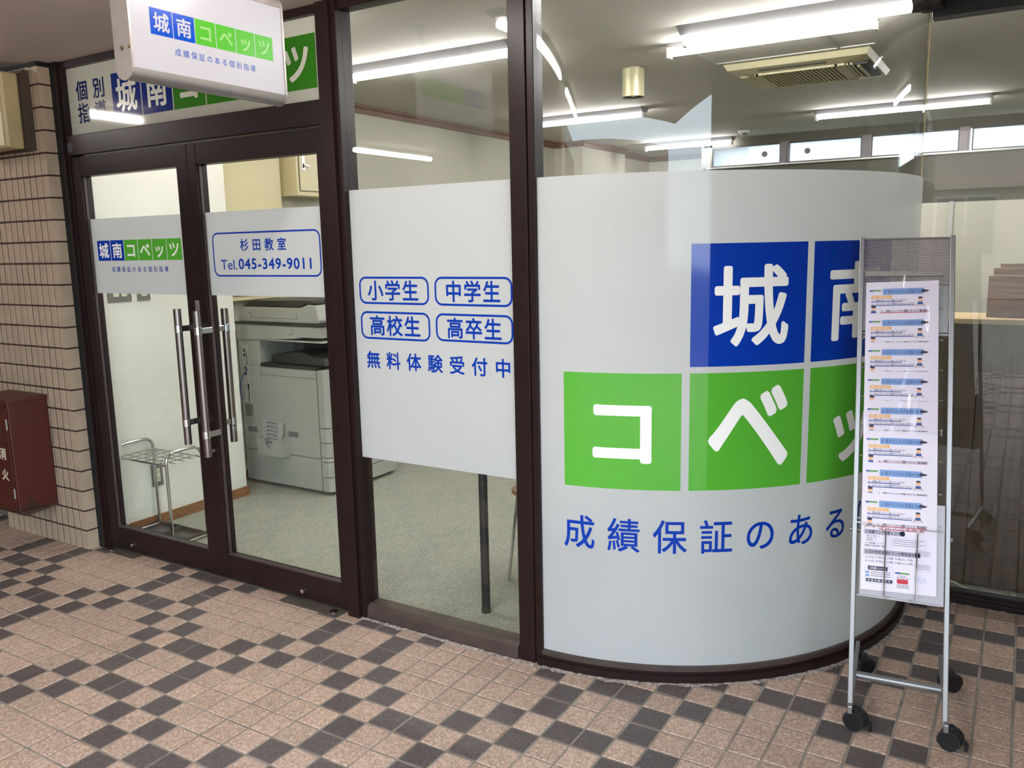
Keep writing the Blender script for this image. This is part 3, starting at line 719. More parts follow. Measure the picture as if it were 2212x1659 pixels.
# passage lamps run across, along Y
def ylamp(x, y0, y1, label):
    t = thing('tube_lamp', label, 'lamp', (x, (y0+y1)/2, 2.36), 'tube lamps under the passage soffit')
    G().prism([(-0.06, 0), (-0.03, -0.03), (0.03, -0.03), (0.06, 0)], (x, y0, 2.42), (1, 0, 0), (0, 0, 1), (0, y1-y0, 0)).build('housing', lamp_body, t)
    G().cyl((x, y0+0.02, 2.368), (x, y1-0.02, 2.368), 0.02, n=12).build('tube', tube_out, t, smooth=True)
ylamp(-1.82, 0.86, 2.06, 'passage tube lamp nearest the sidelight, mirrored in the glass')
ylamp(-1.84, -0.76, 0.44, 'second passage tube lamp out from the shopfront, mirrored in the curved glass')
ylamp(-5.0, 1.36, 1.80, 'passage tube lamp left of the doors, mirrored in the fascia panel')
ylamp(-5.1, -1.9, -0.76, 'passage tube lamp far left out of frame')

# ------------------------------------------------------------------ ceiling cassette air conditioner
ac = thing('air_conditioner', 'cream ceiling cassette air conditioner with dark louvred grille', 'air conditioner', (-1.26, 5.6, 2.53))
x0, x1, y0, y1 = -1.68, -0.84, 5.30, 6.12
g = G(); g.add([(x0, y0, 2.58), (x1, y0, 2.58), (x1, y1, 2.58), (x0, y1, 2.58), (x0+.02, y0+.02, 2.545), (x1-.02, y0+.02, 2.545), (x1-.02, y1-.02, 2.545), (x0+.02, y1-.02, 2.545),
           (x0+.16, y0+.15, 2.53), (x1-.20, y0+.15, 2.53), (x1-.20, y1-.15, 2.53), (x0+.16, y1-.15, 2.53)],
          [(0,4,5,1),(1,5,6,2),(2,6,7,3),(3,7,4,0),(4,8,9,5),(5,9,10,6),(6,10,11,7),(7,11,8,4)])
ac_m = mat('aged_cream_plastic', (196, 188, 152), rough=0.45)
g.build('panel', ac_m, ac)
G().box(x0+.16, y0+.15, 2.533, x1-.20, y1-.15, 2.545).build('intake_recess', black, ac)
for k in range(24):
    xx = x0+.175+k*0.0232
    G().box(xx, y0+.165, 2.522, xx+0.011, y1-.165, 2.533).build('louvre', ac_m, ac)
G().box(x0+.16, y0+.145, 2.520, x1-.20, y0+.165, 2.534).box(x0+.16, y1-.165, 2.520, x1-.20, y1-.145, 2.534).box(x0+.155, y0+.145, 2.52, x0+.175, y1-.145, 2.534).box(x1-.215, y0+.145, 2.52, x1-.16, y1-.145, 2.534).build('grille_frame', ac_m, ac)
G().prism([(-0.055, 0), (-0.035, -0.012), (0.035, -0.012), (0.055, 0)], (x1-.085, y0+.20, 2.538), (1, 0, 0), (0, 0, 1), (0, 0.48, 0)).build('air_outlet', black, ac)
G().box(x1-.10, y0+.22, 2.517, x1-.085, y1-.22, 2.527).build('flap', ac_m, ac)
G().prism([(-0.03, 0), (0.03, 0), (0.02, -0.012), (-0.02, -0.012)], (x0+.07, y0+.22, 2.541), (1, 0, 0), (0, 0, 1), (0, 0.44, 0)).build('flap', ac_m, ac)
G().box(x0+.2, y0+.06, 2.533, x1-.25, y0+.09, 2.5375).build('air_outlet', black, ac)
o = G().box(-1.71, 4.72, 2.574, -1.695, 5.24, 2.5805).box(-1.0, 4.72, 2.574, -0.985, 5.24, 2.5805).box(-1.71, 5.225, 2.574, -0.80, 5.235, 2.5805).build('trim_8', alum); o['kind'] = 'structure'; o['label'] = 'thin ceiling joint strips beside the air conditioner'
# downlight
dlg = thing('downlight', 'cream cylindrical downlight hanging under the classroom ceiling', 'lamp', (-2.16, 5.03, 2.40))
G().cyl((-2.16, 5.03, 2.405), (-2.16, 5.03, 2.575), 0.068, n=28, cap=False).cyl((-2.16, 5.03, 2.570), (-2.16, 5.03, 2.575), 0.068, n=28).build('shade', mat('cream_metal', (206, 200, 160), rough=0.35, metal=0.2), dlg, smooth=True)
G().cyl((-2.16, 5.03, 2.41), (-2.16, 5.03, 2.57), 0.064, n=28, cap=False).build('inner_reflector', mat('dark_reflector', (90, 86, 76), rough=0.4), dlg, smooth=True)
g = G(); bm = bmesh.new(); bmesh.ops.create_uvsphere(bm, u_segments=14, v_segments=8, radius=0.028)
bm.verts.index_update(); g.add([v.co+Vector((-2.16, 5.03, 2.435)) for v in bm.verts], [[v.index for v in f_.verts] for f_ in bm.faces]); bm.free()
g.build('bulb', lamp_white, dlg, smooth=True)
G().cyl((-2.16, 5.03, 2.575), (-2.16, 5.03, 2.58), 0.055, n=20).build('mount', lamp_white, dlg)
sm = thing('smoke_detector', 'small white smoke detector on the ceiling near the back windows', 'smoke detector', (-2.47, 8.5, 2.55))
G().cyl((-2.47, 8.5, 2.58), (-2.47, 8.5, 2.556), 0.055, 0.05, n=20).build('base', lamp_white, sm, smooth=True)
G().cyl((-2.47, 8.5, 2.556), (-2.47, 8.5, 2.54), 0.03, 0.026, n=16).build('sensor', grey_p, sm, smooth=True)

# ------------------------------------------------------------------ electrical cabinets on the left wall
def cabinet(y0, y1, z0, z1, depth, label, lz):
    x = -4.379
    t = thing('electrical_cabinet', label, 'cabinet', (x, (y0+y1)/2, z0), 'cream electrical cabinets')
    G().box(x, y0, z0, x+depth, y1, z1).build('body', cream, t, bevel=0.002)
    G().box(x+depth, y0+0.022, z0+0.03, x+depth+0.004, y1-0.02, z1-0.03).build('door_shadow_gap', seam_m, t)
    d = G().box(x+depth+0.003, y0+0.025, z0+0.033, x+depth+0.010, y1-0.023, z1-0.033).build('door', cream, t, bevel=0.0015)
    g = G().box(x+depth+0.010, y0+0.045, lz-0.045, x+depth+0.014, y0+0.069, lz+0.045).box(x+depth+0.014, y0+0.049, lz-0.035, x+depth+0.017, y0+0.063, lz-0.002, 1)
    g.prism([(0, 0), (0.05, -0.018), (0.05, -0.026), (0, -0.012)], (x+depth+0.016, y0+0.055, lz-0.002), (0.35, 0.93, 0), (0, 0, 1), (0.005, 0, 0))
    g.build('latch', [chrome, black], d)
cabinet(3.42, 4.10, 1.20, 2.22, 0.08, 'large cream electrical cabinet on the left wall behind the right door', 1.96)
cabinet(4.17, 4.56, 1.875, 2.35, 0.16, 'smaller deeper cream electrical cabinet mounted higher at its right', 2.09)

# ------------------------------------------------------------------ wall plates
pl = mat('grey_wall_plate', (120, 118, 112), rough=0.45, metal=0.2); ivory = mat('ivory_plastic', (216, 212, 186), rough=0.4)
sw = thing('wall_switch', 'wide grey switch plate on the white wall behind the left door', 'switch', (-4.085, 2.71, 1.26))
G().box(-4.085, 2.640, 1.262, -4.079, 2.775, 1.385).build('plate', pl, sw, bevel=0.001)
G().box(-4.079, 2.668, 1.29, -4.0765, 2.700, 1.36).box(-4.079, 2.715, 1.29, -4.0765, 2.747, 1.36).each('rocker', ivory, sw)
sw = thing('wall_switch', 'narrow grey switch plate right of the wide one', 'switch', (-4.085, 2.85, 1.26))
G().box(-4.085, 2.812, 1.262, -4.079, 2.888, 1.385).build('plate', pl, sw, bevel=0.001)
G().box(-4.079, 2.834, 1.285, -4.0765, 2.866, 1.36).build('rocker', ivory, sw)
ot = thing('wall_outlet', 'grey four-socket wall outlet low behind the umbrella stand', 'outlet', (-4.085, 2.83, 0.23))
G().box(-4.085, 2.795, 0.225, -4.079, 2.865, 0.352).build('plate', pl, ot, bevel=0.001)
k_ = G().box(-4.079, 2.816, 0.25, -4.0755, 2.844, 0.325).build('socket', ivory, ot)
g = G()
for zz in (0.305, 0.268):
    for yy in (2.8235, 2.8365): g.box(-4.0755, yy-0.001, zz-0.006, -4.0745, yy+0.001, zz+0.006)
g.each('slot', black, k_)

# ------------------------------------------------------------------ umbrella stand
us = thing('umbrella_stand', 'chrome umbrella stand with wire grid standing inside the left door', 'umbrella stand', (-3.86, 2.70, 0))
def arch(x):
    P = [(x, 2.59, 0.025), (x, 2.59, 0.45)]
    for k in range(1, 8): a = PI/2*k/8; P.append((x, 2.59+0.055*(1-math.cos(a)), 0.455+0.055*math.sin(a)))
    P += [(x, 2.645, 0.51), (x, 2.75, 0.51)]
    for k in range(1, 8): a = PI/2*(1-k/8); P.append((x, 2.805-0.055*(1-math.cos(a)), 0.455+0.055*math.sin(a)))
    P += [(x, 2.805, 0.45), (x, 2.805, 0.025)]
    return P
for x in (-4.062, -3.655): G().tube(arch(x), 0.0085, n=12).build('frame', chrome, us, smooth=True)
G().cyl((-4.062, 2.59, 0.447), (-3.655, 2.59, 0.447), 0.006, n=10).cyl((-4.062, 2.805, 0.447), (-3.655, 2.805, 0.447), 0.006, n=10).each('rail', chrome, us, smooth=True)
for k in range(6):
    x = -4.03+k*0.0685; G().cyl((x, 2.59, 0.455), (x, 2.805, 0.455), 0.0028, n=8).build('grid_wire', chrome, us, smooth=True)
for k in range(3):
    y = 2.64+k*0.055; G().cyl((-4.062, y, 0.449), (-3.655, y, 0.449), 0.0028, n=8).build('grid_wire', chrome, us, smooth=True)
for x0 in (-4.075, -3.868):
    g = G().box(x0, 2.615, 0.006, x0+0.195, 2.815, 0.012)
    g.box(x0, 2.615, 0.012, x0+0.195, 2.623, 0.030).box(x0, 2.807, 0.012, x0+0.195, 2.815, 0.030).box(x0, 2.615, 0.012, x0+0.008, 2.815, 0.030).box(x0+0.187, 2.615, 0.012, x0+0.195, 2.815, 0.030)
    g.build('tray', mat('dark_grey_tray', (58, 58, 54), rough=0.4) if x0 < -4 else MATS['dark_grey_tray'], us)
G().cyl((-4.062, 2.60, 0.02), (-3.655, 2.60, 0.02), 0.005, n=8).cyl((-3.655, 2.59, 0.02), (-3.655, 2.805, 0.02), 0.005, n=8).cyl((-4.062, 2.59, 0.02), (-4.062, 2.805, 0.02), 0.005, n=8).each('lower_rail', chrome, us)

# ------------------------------------------------------------------ copier
cp = thing('photocopier', 'large white office photocopier on casters inside the right door', 'photocopier', (-3.95, 4.0, 0))
X0, X1, Y0, Y1 = -4.315, -3.585, 3.66, 4.31
G().box(X0, Y0, 0.028, X1-0.05, Y1, 0.79).build('body', copier_w, cp, bevel=0.006)
fp = G()
for z0, z1 in ((0.028, 0.118), (0.122, 0.215), (0.219, 0.243), (0.247, 0.335), (0.339, 0.428), (0.432, 0.79)):
    fp = G(); fp.prism([(0, 0), (0.048, 0), (0.068, 0.02), (0.068, Y1-Y0-0.02), (0.048, Y1-Y0), (0, Y1-Y0)], (X1-0.052, Y0+0.002, z0), (1, 0, 0), (0, 1, 0), (0, 0, z1-z0))
    fp.build('front_panel' if z1 > 0.5 else 'drawer', copier_w, cp, bevel=0.003)
# seams, grips, vents on the side that faces the door
g = G(); y = Y0-0.0008
g.box(X0+0.01, y, 0.234, X1-0.055, Y0+0.001, 0.238).box(X0+0.19, y, 0.735, X1-0.055, Y0+0.001, 0.7375).box(X0+0.19, y, 0.70, X0+0.192, Y0+0.001, 0.79).box(X1-0.056, y, 0.03, X1-0.053, Y0+0.001, 0.79)
g.box(X0+0.055, y, 0.45, X0+0.057, Y0+0.001, 0.74)
g.build('seam', seam_m, cp, kind='stuff')
g = G()
for a in (X0+0.04, X0+0.405): g.box(a, Y0-0.0012, 0.352, a+0.085, Y0+0.001, 0.387)
g.each('grip', copier_g, cp)
G().box(X0+0.012, Y0-0.004, 0.44, X0+0.112, Y0, 0.545).build('vent', copier_w, cp, bevel=0.001)
g = G()
for k in range(16): g.box(X0+0.03, Y0-0.0052, 0.457+k*0.0048, X0+0.098, Y0-0.0038, 0.4592+k*0.0048)
g.build('vent_slots', seam_m, cp, kind='stuff')
# connector strip, rear column, blue cable
G().box(X0+0.035, Y0-0.003, 0.545, X0+0.085, Y0+0.002, 0.92).build('connector_strip', mat('strip_white', (196, 196, 184), rough=0.5), cp)
g = G()
for z in (0.885, 0.855, 0.77, 0.735): g.box(X0+0.048, Y0-0.0045, z-0.010, X0+0.062, Y0-0.002, z+0.010)
g.box(X0+0.066, Y0-0.0045, 0.63, X0+0.080, Y0-0.002, 0.67)
for k in range(18): g.box(X0+0.068, Y0-0.0045, 0.55+k*0.0042, X0+0.08, Y0-0.002, 0.552+k*0.0042)
for k in range(22): g.box(X0+0.070, Y0-0.0045, 0.79+k*0.0042, X0+0.078, Y0-0.002, 0.792+k*0.0042)
g.build('ports', p_navy, cp, kind='stuff')
P = []
for k in range(15):
    t = k/14; P.append((X0+0.085-0.060*math.sin(t*PI*0.78)**0.8-0.02*t, Y0-0.012-0.01*math.sin(t*PI), 0.765-0.20*t))
G().tube(P, 0.0035, n=8).build('cable', mat('blue_cable', (30, 92, 160), rough=0.4), cp, smooth=True, label='blue network cable')
# rear column, tray opening, scanner, feeder
G().box(X0, Y0, 0.79, X0+0.195, Y1, 1.0).box(X0, Y0+0.42, 0.79, X1-0.05, Y1, 1.0).build('rear_column', copier_w, cp, bevel=0.004)
G().box(X0+0.195, Y0+0.30, 0.795, X1-0.06, Y0+0.44, 0.995).build('output_recess', copier_g, cp)
G().box(X0+0.30, Y0+0.28, 0.80, X1-0.10, Y0+0.32, 0.97).build('inner_panel', mat('inner_dark', (46, 48, 58), rough=0.4), cp)
g = G().prism([(0.20, 0.79), (0.66, 0.79), (0.70, 0.805), (0.20, 0.812)], (X0, Y0-0.004, 0), (1, 0, 0), (0, 0, 1), (0, 0.45, 0)); g.build('output_tray', copier_d, cp)
g = G().prism([(0.26, 0.81), (0.27, 0.865), (0.38, 0.872), (0.40, 0.885), (0.52, 0.89), (0.62, 0.865), (0.71, 0.86), (0.73, 0.81)], (X0, Y0+0.03, 0), (1, 0, 0), (0, 0, 1), (0, 0.30, 0)); g.build('tray_cover', copier_d, cp, bevel=0.006)
g = G().box(X0+0.215, Y0+0.01, 0.955, X1+0.0, Y0+0.40, 0.964); g.build('upper_tray', mat('tray_light', (214, 214, 206), rough=0.4), cp)
g = G().prism([(-0.005, 0.948), (0.52, 0.975), (0.575, 0.985), (0.735, 0.985), (0.735, 1.055), (-0.012, 1.055)], (X0, Y0-0.006, 0), (1, 0, 0), (0, 0, 1), (0, Y1-Y0+0.006, 0)); g.build('scanner', copier_w, cp, bevel=0.006)
G().box(X0-0.012, Y0-0.012, 1.056, X1+0.02, Y1+0.0, 1.070).build('glass_rim', copier_d, cp, bevel=0.002)
G().box(X0+0.455, Y0-0.012, 1.005, X0+0.505, Y0-0.003, 1.045).build('button', copier_w, cp, bevel=0.004)
g = G().prism([(0.02, 1.071), (0.02, 1.12), (0.085, 1.168), (0.57, 1.168), (0.64, 1.19), (0.70, 1.185), (0.725, 1.09), (0.715, 1.071)], (X0, Y0, 0), (1, 0, 0), (0, 0, 1), (0, Y1-Y0-0.03, 0)); g.build('document_feeder', copier_w, cp, bevel=0.008)
g = G().box(X0+0.14, Y0-0.0009, 1.098, X0+0.54, Y0+0.001, 1.1).box(X0+0.14, Y0-0.0009, 1.1, X0+0.142, Y0+0.001, 1.125).box(X0+0.12, Y0-0.0009, 1.125, X0+0.142, Y0+0.001, 1.127).box(X0+0.54, Y0-0.0009, 1.098, X0+0.542, Y0+0.001, 1.13)
g.build('seam', seam_m, cp, kind='stuff')
g = G().prism([(0.08, 1.169), (0.085, 1.178), (0.16, 1.205), (0.50, 1.212), (0.66, 1.212), (0.70, 1.200), (0.70, 1.189), (0.64, 1.193), (0.57, 1.172)], (X0, Y0-0.002, 0), (1, 0, 0), (0, 0, 1), (0, Y1-Y0-0.05, 0)); g.build('feeder_lid', copier_d, cp, bevel=0.003)
# booklet pocket
pk = G().box(X0+0.175, Y0-0.06, 0.228, X0+0.405, Y0-0.056, 0.335)
pk = G(); pk.prism([(0.188, 0.228), (0.405, 0.228), (0.412, 0.335), (0.325, 0.335), (0.318, 0.29), (0.30, 0.272), (0.28, 0.272), (0.262, 0.29), (0.252, 0.335), (0.172, 0.335)], (X0, Y0-0.062, 0), (1, 0, 0), (0, 0, 1), (0, 0.004, 0))
pk.box(X0+0.188, Y0-0.058, 0.228, X0+0.405, Y0, 0.232)
pk.prism([(0, 0.228), (0.060, 0.228), (0.060, 0.395), (0, 0.335)], (X0+0.405, Y0-0.06, 0), (0, 1, 0), (0, 0, 1), (0.004, 0, 0)).prism([(0, 0.228), (0.060, 0.228), (0.060, 0.395), (0, 0.335)], (X0+0.184, Y0-0.06, 0), (0, 1, 0), (0, 0, 1), (0.004, 0, 0))
pk.build('booklet_pocket', copier_w, cp, label='white plastic pocket on the copier side')
bk = thing('booklet', 'stack of printed safety sheets in clear sleeve in the copier side pocket', 'booklet', (X0+0.29, Y0-0.03, 0.26))
G().prism([(0, 0), (0.17, 0), (0.185, 0.20), (0.0, 0.205)], (X0+0.195, Y0-0.036, 0.245), (1, 0, -0.04), (0, 0.10, 1), (0, 0.010, 0)).build('pages', mat('grey_paper', (176, 176, 170), rough=0.5), bk)
g = G()
ff = lambda a, b: (X0+0.195+a, Y0-0.0368+b*0.10, 0.245-0.04*a+b)
for k, z in enumerate((0.185, 0.160, 0.135, 0.110, 0.085, 0.060)):
    text_fit(g, ['WARNING', 'AVISO', 'ATENCION', 'AVVERTENZA', 'ACHTUNG', '警告'][k], 0.055, 0.14, z, z+0.010, ff, off=0.02, res=1)
    rect(g, 0.0, 0.14, z-0.006, z-0.005, ff); rect(g, 0.045, 0.053, z, z+0.009, ff)
g.build('printed_warning', p_black, bk, kind='stuff')
for (a, b_) in ((X1-0.03, Y0+0.06), (X0+0.25, Y0+0.1), (X1-0.04, Y1-0.05), (X1-0.04, Y1-0.2)):
    G().cyl((a-0.014, b_, 0.022), (a+0.014, b_, 0.022), 0.020, n=14).box(a-0.02, b_-0.02, 0.024, a+0.02, b_+0.02, 0.036).build('caster', black, cp)

# ------------------------------------------------------------------ table and chair behind the sidelight
tb = thing('table', 'white-topped table with black round legs behind the sidelight film', 'table', (-1.5, 3.0, 0))
G().box(-1.88, 2.69, 0.698, -1.15, 3.50, 0.725).build('table_top', mat('white_laminate', (222, 222, 214), rough=0.4), tb, bevel=0.003)
for a, b_ in ((-1.835, 2.745), (-1.20, 2.80), (-1.835, 3.44), (-1.20, 3.44)):
    G().cyl((a, b_, 0.012), (a, b_, 0.70), 0.0185, n=20).cyl((a, b_, 0.004), (a, b_, 0.02), 0.0205, n=20).build('leg', black, tb, smooth=True)
ch = thing('chair', 'chair with wooden seat and thin chrome legs beside the table', 'chair', (-1.72, 3.18, 0))
bm = bmesh.new()
g = G().prism(rrect_pts(-0.2, 0.2, -0.2, 0.2, 0.07), (-1.70, 3.22, 0.43), (1, 0, 0), (0, 1, 0), (0, 0, 0.018)); g.build('seat', mat('chair_wood', (150, 104, 62), rough=0.4, var=0.1, stretch=(1, 10, 1)), ch)
for a, b_, c, d_ in ((-1.86, 3.06, -1.93, 3.08), (-1.54, 3.06, -1.50, 3.03), (-1.86, 3.36, -1.90, 3.42), (-1.54, 3.36, -1.50, 3.42)):
    G().cyl((a, b_, 0.43), (c, d_, 0.004), 0.008, n=12).build('leg', chrome, ch, smooth=True)
G().tube([(-1.54, 3.38, 0.44), (-1.53, 3.42, 0.62), (-1.53, 3.43, 0.68)], 0.008).tube([(-1.86, 3.38, 0.44), (-1.87, 3.42, 0.62), (-1.87, 3.43, 0.68)], 0.008).each('back_frame', chrome, ch, smooth=True)
G().box(-1.88, 3.425, 0.60, -1.52, 3.44, 0.68).build('backrest', MATS['chair_wood'], ch, bevel=0.006)

# ------------------------------------------------------------------ reception counter, boards, partition at the right
ct = thing('reception_counter', 'dark brown wood counter with pale wooden top behind the right glass pane', 'counter', (0.5, 4.1, 0))
for k, (a, b_) in enumerate(((-0.60, -0.148), (-0.146, 0.46), (0.462, 1.06), (1.062, 1.66))):
    G().box(a, 3.985, 0.012, b_, 4.005, 1.150).build('front_panel', wood_d, ct, bevel=0.001)
G().box(-0.60, 4.0, 0.004, 1.66, 4.25, 0.07).box(-0.62, 3.99, 0.004, -0.60, 4.27, 1.15).box(-0.60, 4.25, 0.004, 1.66, 4.27, 1.15).build('carcass', wood_d, ct)
G().box(-0.64, 3.965, 1.150, 1.68, 4.30, 1.172).build('counter_top', wood_l, ct, bevel=0.002)
for k, (xx, yy, zz) in enumerate(((-0.134, 4.07, 1.345), (-0.120, 4.15, 1.374), (-0.098, 4.23, 1.390))):
    bd = thing('wooden_board', ['nearest walnut divider board standing on the counter', 'middle walnut divider board standing on the counter', 'rear walnut divider board standing on the counter'][k], 'board', (0.3, yy, 1.172), 'divider boards on the counter')
    G().box(xx, yy, 1.172, 0.75, yy+0.016, zz).build('board', wood_m, bd, bevel=0.001)
    G().box(xx-0.001, yy-0.001, zz, 0.75, yy+0.017, zz+0.002).build('edge_band', wood_l, bd)
pt = thing('partition', 'white panel partition standing behind the counter', 'partition', (0.4, 5.0, 0))
pw = mat('partition_white', (170, 166, 152), rough=0.6)
for a, b_ in ((-1.15, -0.362), (-0.352, 0.42), (0.43, 1.2), (1.21, 2.0)):
    G().box(a, 5.0, 0.02, b_, 5.03, 1.688).build('panel', pw, pt, bevel=0.001)
for a in (-0.357, 0.425, 1.205): G().box(a-0.010, 4.994, 0.004, a+0.010, 5.036, 1.692).build('post', alum, pt)
cb = thing('cable', 'white cable lying along the foot of the brown counter', 'cable', (-0.1, 3.93, 0.01))
P = [(-0.50, 3.945, 0.012), (-0.36, 3.965, 0.012), (-0.226, 3.960, 0.014), (-0.1825, 3.968, 0.016), (-0.145, 3.930, 0.014), (-0.09, 3.915, 0.012), (-0.022, 3.925, 0.014), (0.046, 3.905, 0.014), (0.14, 3.90, 0.012), (0.3, 3.93, 0.012)]
def spline(P, n=8):
    P = [Vector(p) for p in P]; out = []
    for i in range(len(P)-1):
        p0, p1, p2, p3 = P[max(i-1, 0)], P[i], P[i+1], P[min(i+2, len(P)-1)]
        for k in range(n):
            t = k/n; out.append(0.5*((2*p1)+(p2-p0)*t+(2*p0-5*p1+4*p2-p3)*t*t+(3*p1-p0-3*p2+p3)*t**3))
    return out+[P[-1]]
G().tube(spline(P), 0.0045, n=8).build('cord', mat('white_cord', (196, 190, 176), rough=0.5), cb, smooth=True)
G().cyl((0.046, 3.905, 0.004), (0.046, 3.905, 0.026), 0.011, n=14).build('plug', MATS['white_cord'], cb)

# ================================================================== PROJECTING LIGHT-BOX SIGN
sb = thing('projecting_sign', 'white backlit box sign hanging from the soffit in front of the doors', 'sign', (-2.215, 1.85, 2.02))
SX, SXB, YA, YB = -2.180, -2.250, 1.555, 2.130
def capsule(xa, xb, za, zb, r, n=8):
    P = []
    for k in range(n+1): a = PI+PI*k/n/1.0; P.append((((xa+xb)/2)+(xb-xa)/2*math.cos(a), za+r+r*math.sin(a)))
    for k in range(n+1): a = PI*k/n; P.append((((xa+xb)/2)+(xb-xa)/2*math.cos(a), zb-r+r*math.sin(a)))
    return P
frm = mat('white_aluminium', (140, 134, 130), rough=0.3, metal=0.35, var=0.05, scale=25)
cap = capsule(SXB-0.003, SX+0.003, 1.998, 2.345, 0.033)
for yy in (YA-0.004, YB-0.003): G().prism(cap, (0, yy, 0), (1, 0, 0), (0, 0, 1), (0, 0.007, 0)).build('end_cap', frm, sb)
lo = [(x, z) for x, z in capsule(SXB-0.001, SX+0.001, 2.0, 2.34, 0.032) if z <= 2.0321]
hi = [(x, z) for x, z in capsule(SXB-0.001, SX+0.001, 2.0, 2.34, 0.032) if z >= 2.3079]
G().prism(lo, (0, YA+0.003, 0), (1, 0, 0), (0, 0, 1), (0, YB-YA-0.006, 0)).prism(hi, (0, YA+0.003, 0), (1, 0, 0), (0, 0, 1), (0, YB-YA-0.006, 0)).each('rail', frm, sb, smooth=True)
fc_ = G().box(SXB+0.002, YA+0.003, 2.032, SX-0.002, YB-0.003, 2.308).build('face', sign_w, sb, label='glowing white face')
G().cyl((-2.181, 1.5475, 2.085), (-2.181, 1.551, 2.085), 0.004, n=10).cyl((-2.215, 1.5475, 2.085), (-2.215, 1.551, 2.085), 0.0055, n=12).each('screw', mat('brass_screw', (120, 96, 70), rough=0.4, metal=0.8), sb)
for yy in (1.68, 2.03): G().cyl((-2.215, yy, 2.34), (-2.215, yy, 2.42), 0.012, n=14).cyl((-2.215, yy, 2.412), (-2.215, yy, 2.42), 0.03, n=16).build('hanger', black, sb)
fs1 = lambda a, b: (SX-0.0012, a, b); fs2 = lambda a, b: (SX-0.0006, a, b)
for i in range(6):
    g = G(); rect(g, 1.623+0.0772*i, 1.623+0.0772*i+0.0745, 2.133, 2.206, fs1)
    g.build('logo_square', sign_b if i < 2 else sign_g, fc_, label='glowing blue square' if i < 2 else 'glowing green square')
for mm, rng in ((sign_w, (0, 1)), (sign_y, (2, 3, 4, 5))):
    for i in rng:
        g = G(); yc = 1.623+0.0772*i+0.037; text_cells(g, LOGO[i], yc-0.0255, yc+0.0255, 2.1695-0.0255, 2.1695+0.0255, fs2, off=0.02, res=3)
        g.build('lettering', mm, fc_, label='glowing character '+LOGO[i])
g = G(); text_cells(g, TAG, 1.700, 2.004, 2.086, 2.107, fs1, off=0.006, res=2); g.build('tagline', sign_t, fc_, kind='stuff', label='blue tagline 成績保証のある個別指導')

# ================================================================== HYDRANT BOX AND METER BOX
hb = thing('fire_hydrant_box', 'weathered red fire equipment box with rusty bottom on the tiled pier', 'fire box', (-4.43, 2.27, 0.22))
hx1 = -4.285; hy0 = 2.175
G().box(-4.62, hy0, 0.225, hx1, 2.376, 0.79).build('body', red_m, hb, bevel=0.004)
G().box(-4.625, hy0-0.006, 0.785, hx1+0.005, 2.378, 0.806).build('lid', red_m, hb, bevel=0.003)
G().prism([(hy0, 0.225), (2.376, 0.225), (2.376, 0.215), (hy0+0.03, 0.198)], (-4.62, 0, 0), (0, 1, 0), (0, 0, 1), (0.335, 0, 0)).build('bottom_plate', mat('rust', (60, 36, 28), rough=0.8, var=0.3, scale=30), hb)
dd = G().box(-4.60, hy0-0.006, 0.245, hx1-0.012, hy0, 0.77).build('door', red_m, hb, bevel=0.002)
G().cyl((-4.435, hy0-0.0062, 0.645), (-4.435, hy0-0.010, 0.645), 0.070, n=28).build('porthole', mat('dark_window', (92, 92, 92), rough=0.2), dd)
G().box(hx1-0.014, hy0-0.011, 0.655, hx1-0.010, hy0-0.004, 0.71).box(hx1-0.014, hy0-0.011, 0.30, hx1-0.010, hy0-0.004, 0.35).each('hinge', alum, dd)
wwp = mat('worn_white_paint', (196, 184, 160), rough=0.6)
for ch, z in (('消', 0.497), ('火', 0.388)):
    g = G(); text_cells(g, ch, -4.398, -4.336, z, z+0.06, fac(hy0-0.0066), off=0.03); g.build('lettering', wwp, dd, label='white painted character '+ch)
mb = thing('meter_box', 'cream metal box mounted high on the tiled pier at the left edge', 'box', (-4.3, 2.30, 2.0))
G().box(-4.52, 2.262, 2.022, -4.165, 2.345, 2.372).build('body', tan, mb, bevel=0.010)
G().box(-4.515, 2.252, 2.030, -4.185, 2.264, 2.366).build('cover', mat('cream_cover', (206, 196, 164), rough=0.3), mb, bevel=0.006)
G().box(-4.35, 2.249, 2.09, -4.262, 2.252, 2.20).build('window_slot', black, mb)
G().box(-4.50, 2.345, 2.015, -4.13, 2.379, 2.385).build('bracket_gap_shade', mat('bracket_shade_brown', (66, 54, 44), rough=0.7), mb)  # bracket slab whose dark colour also stands for the shadowed gap

# ================================================================== LEAFLET RACK
RO = Vector((-.370, 2.585, .075)); RU = Vector((.994, .11, 0)); RL = Vector((-.088, .385, 1.439)); RLn = RL.length; RL = RL/RLn
RN = RU.cross(RL).normalized(); RD = Vector((-.11, .994, 0))
def R_(u, s_, n=0.0): return RO+RU*u+RL*s_+RN*n   # n positive = towards the viewer side
if RN.y > 0: RN = -RN
rk = thing('leaflet_rack', 'silver wheeled leaflet rack with perforated header leaning back before the curved window', 'rack', (-0.24, 2.8, 0))
for u in (-0.015, 0.247):
    G().obox(R_(u, 0.0)-RN*0.013, RU*0.015, RN*0.026, RL*RLn).build('post', silver, rk, bevel=0.002)
for u in (-0.014, 0.250):
    p0 = RO+RU*u-RD*0.03; G().obox(Vector((p0.x, p0.y, 0.068)), RU*0.014, RD*0.47, (0, 0, 0.026)).build('foot_bar', silver, rk, bevel=0.003)
c0 = RO+RD*0.20; G().cyl((c0.x, c0.y, 0.085), (c0.x+RU.x*0.256, c0.y+RU.y*0.256, 0.085), 0.013, n=18).build('cross_bar', silver, rk, smooth=True)
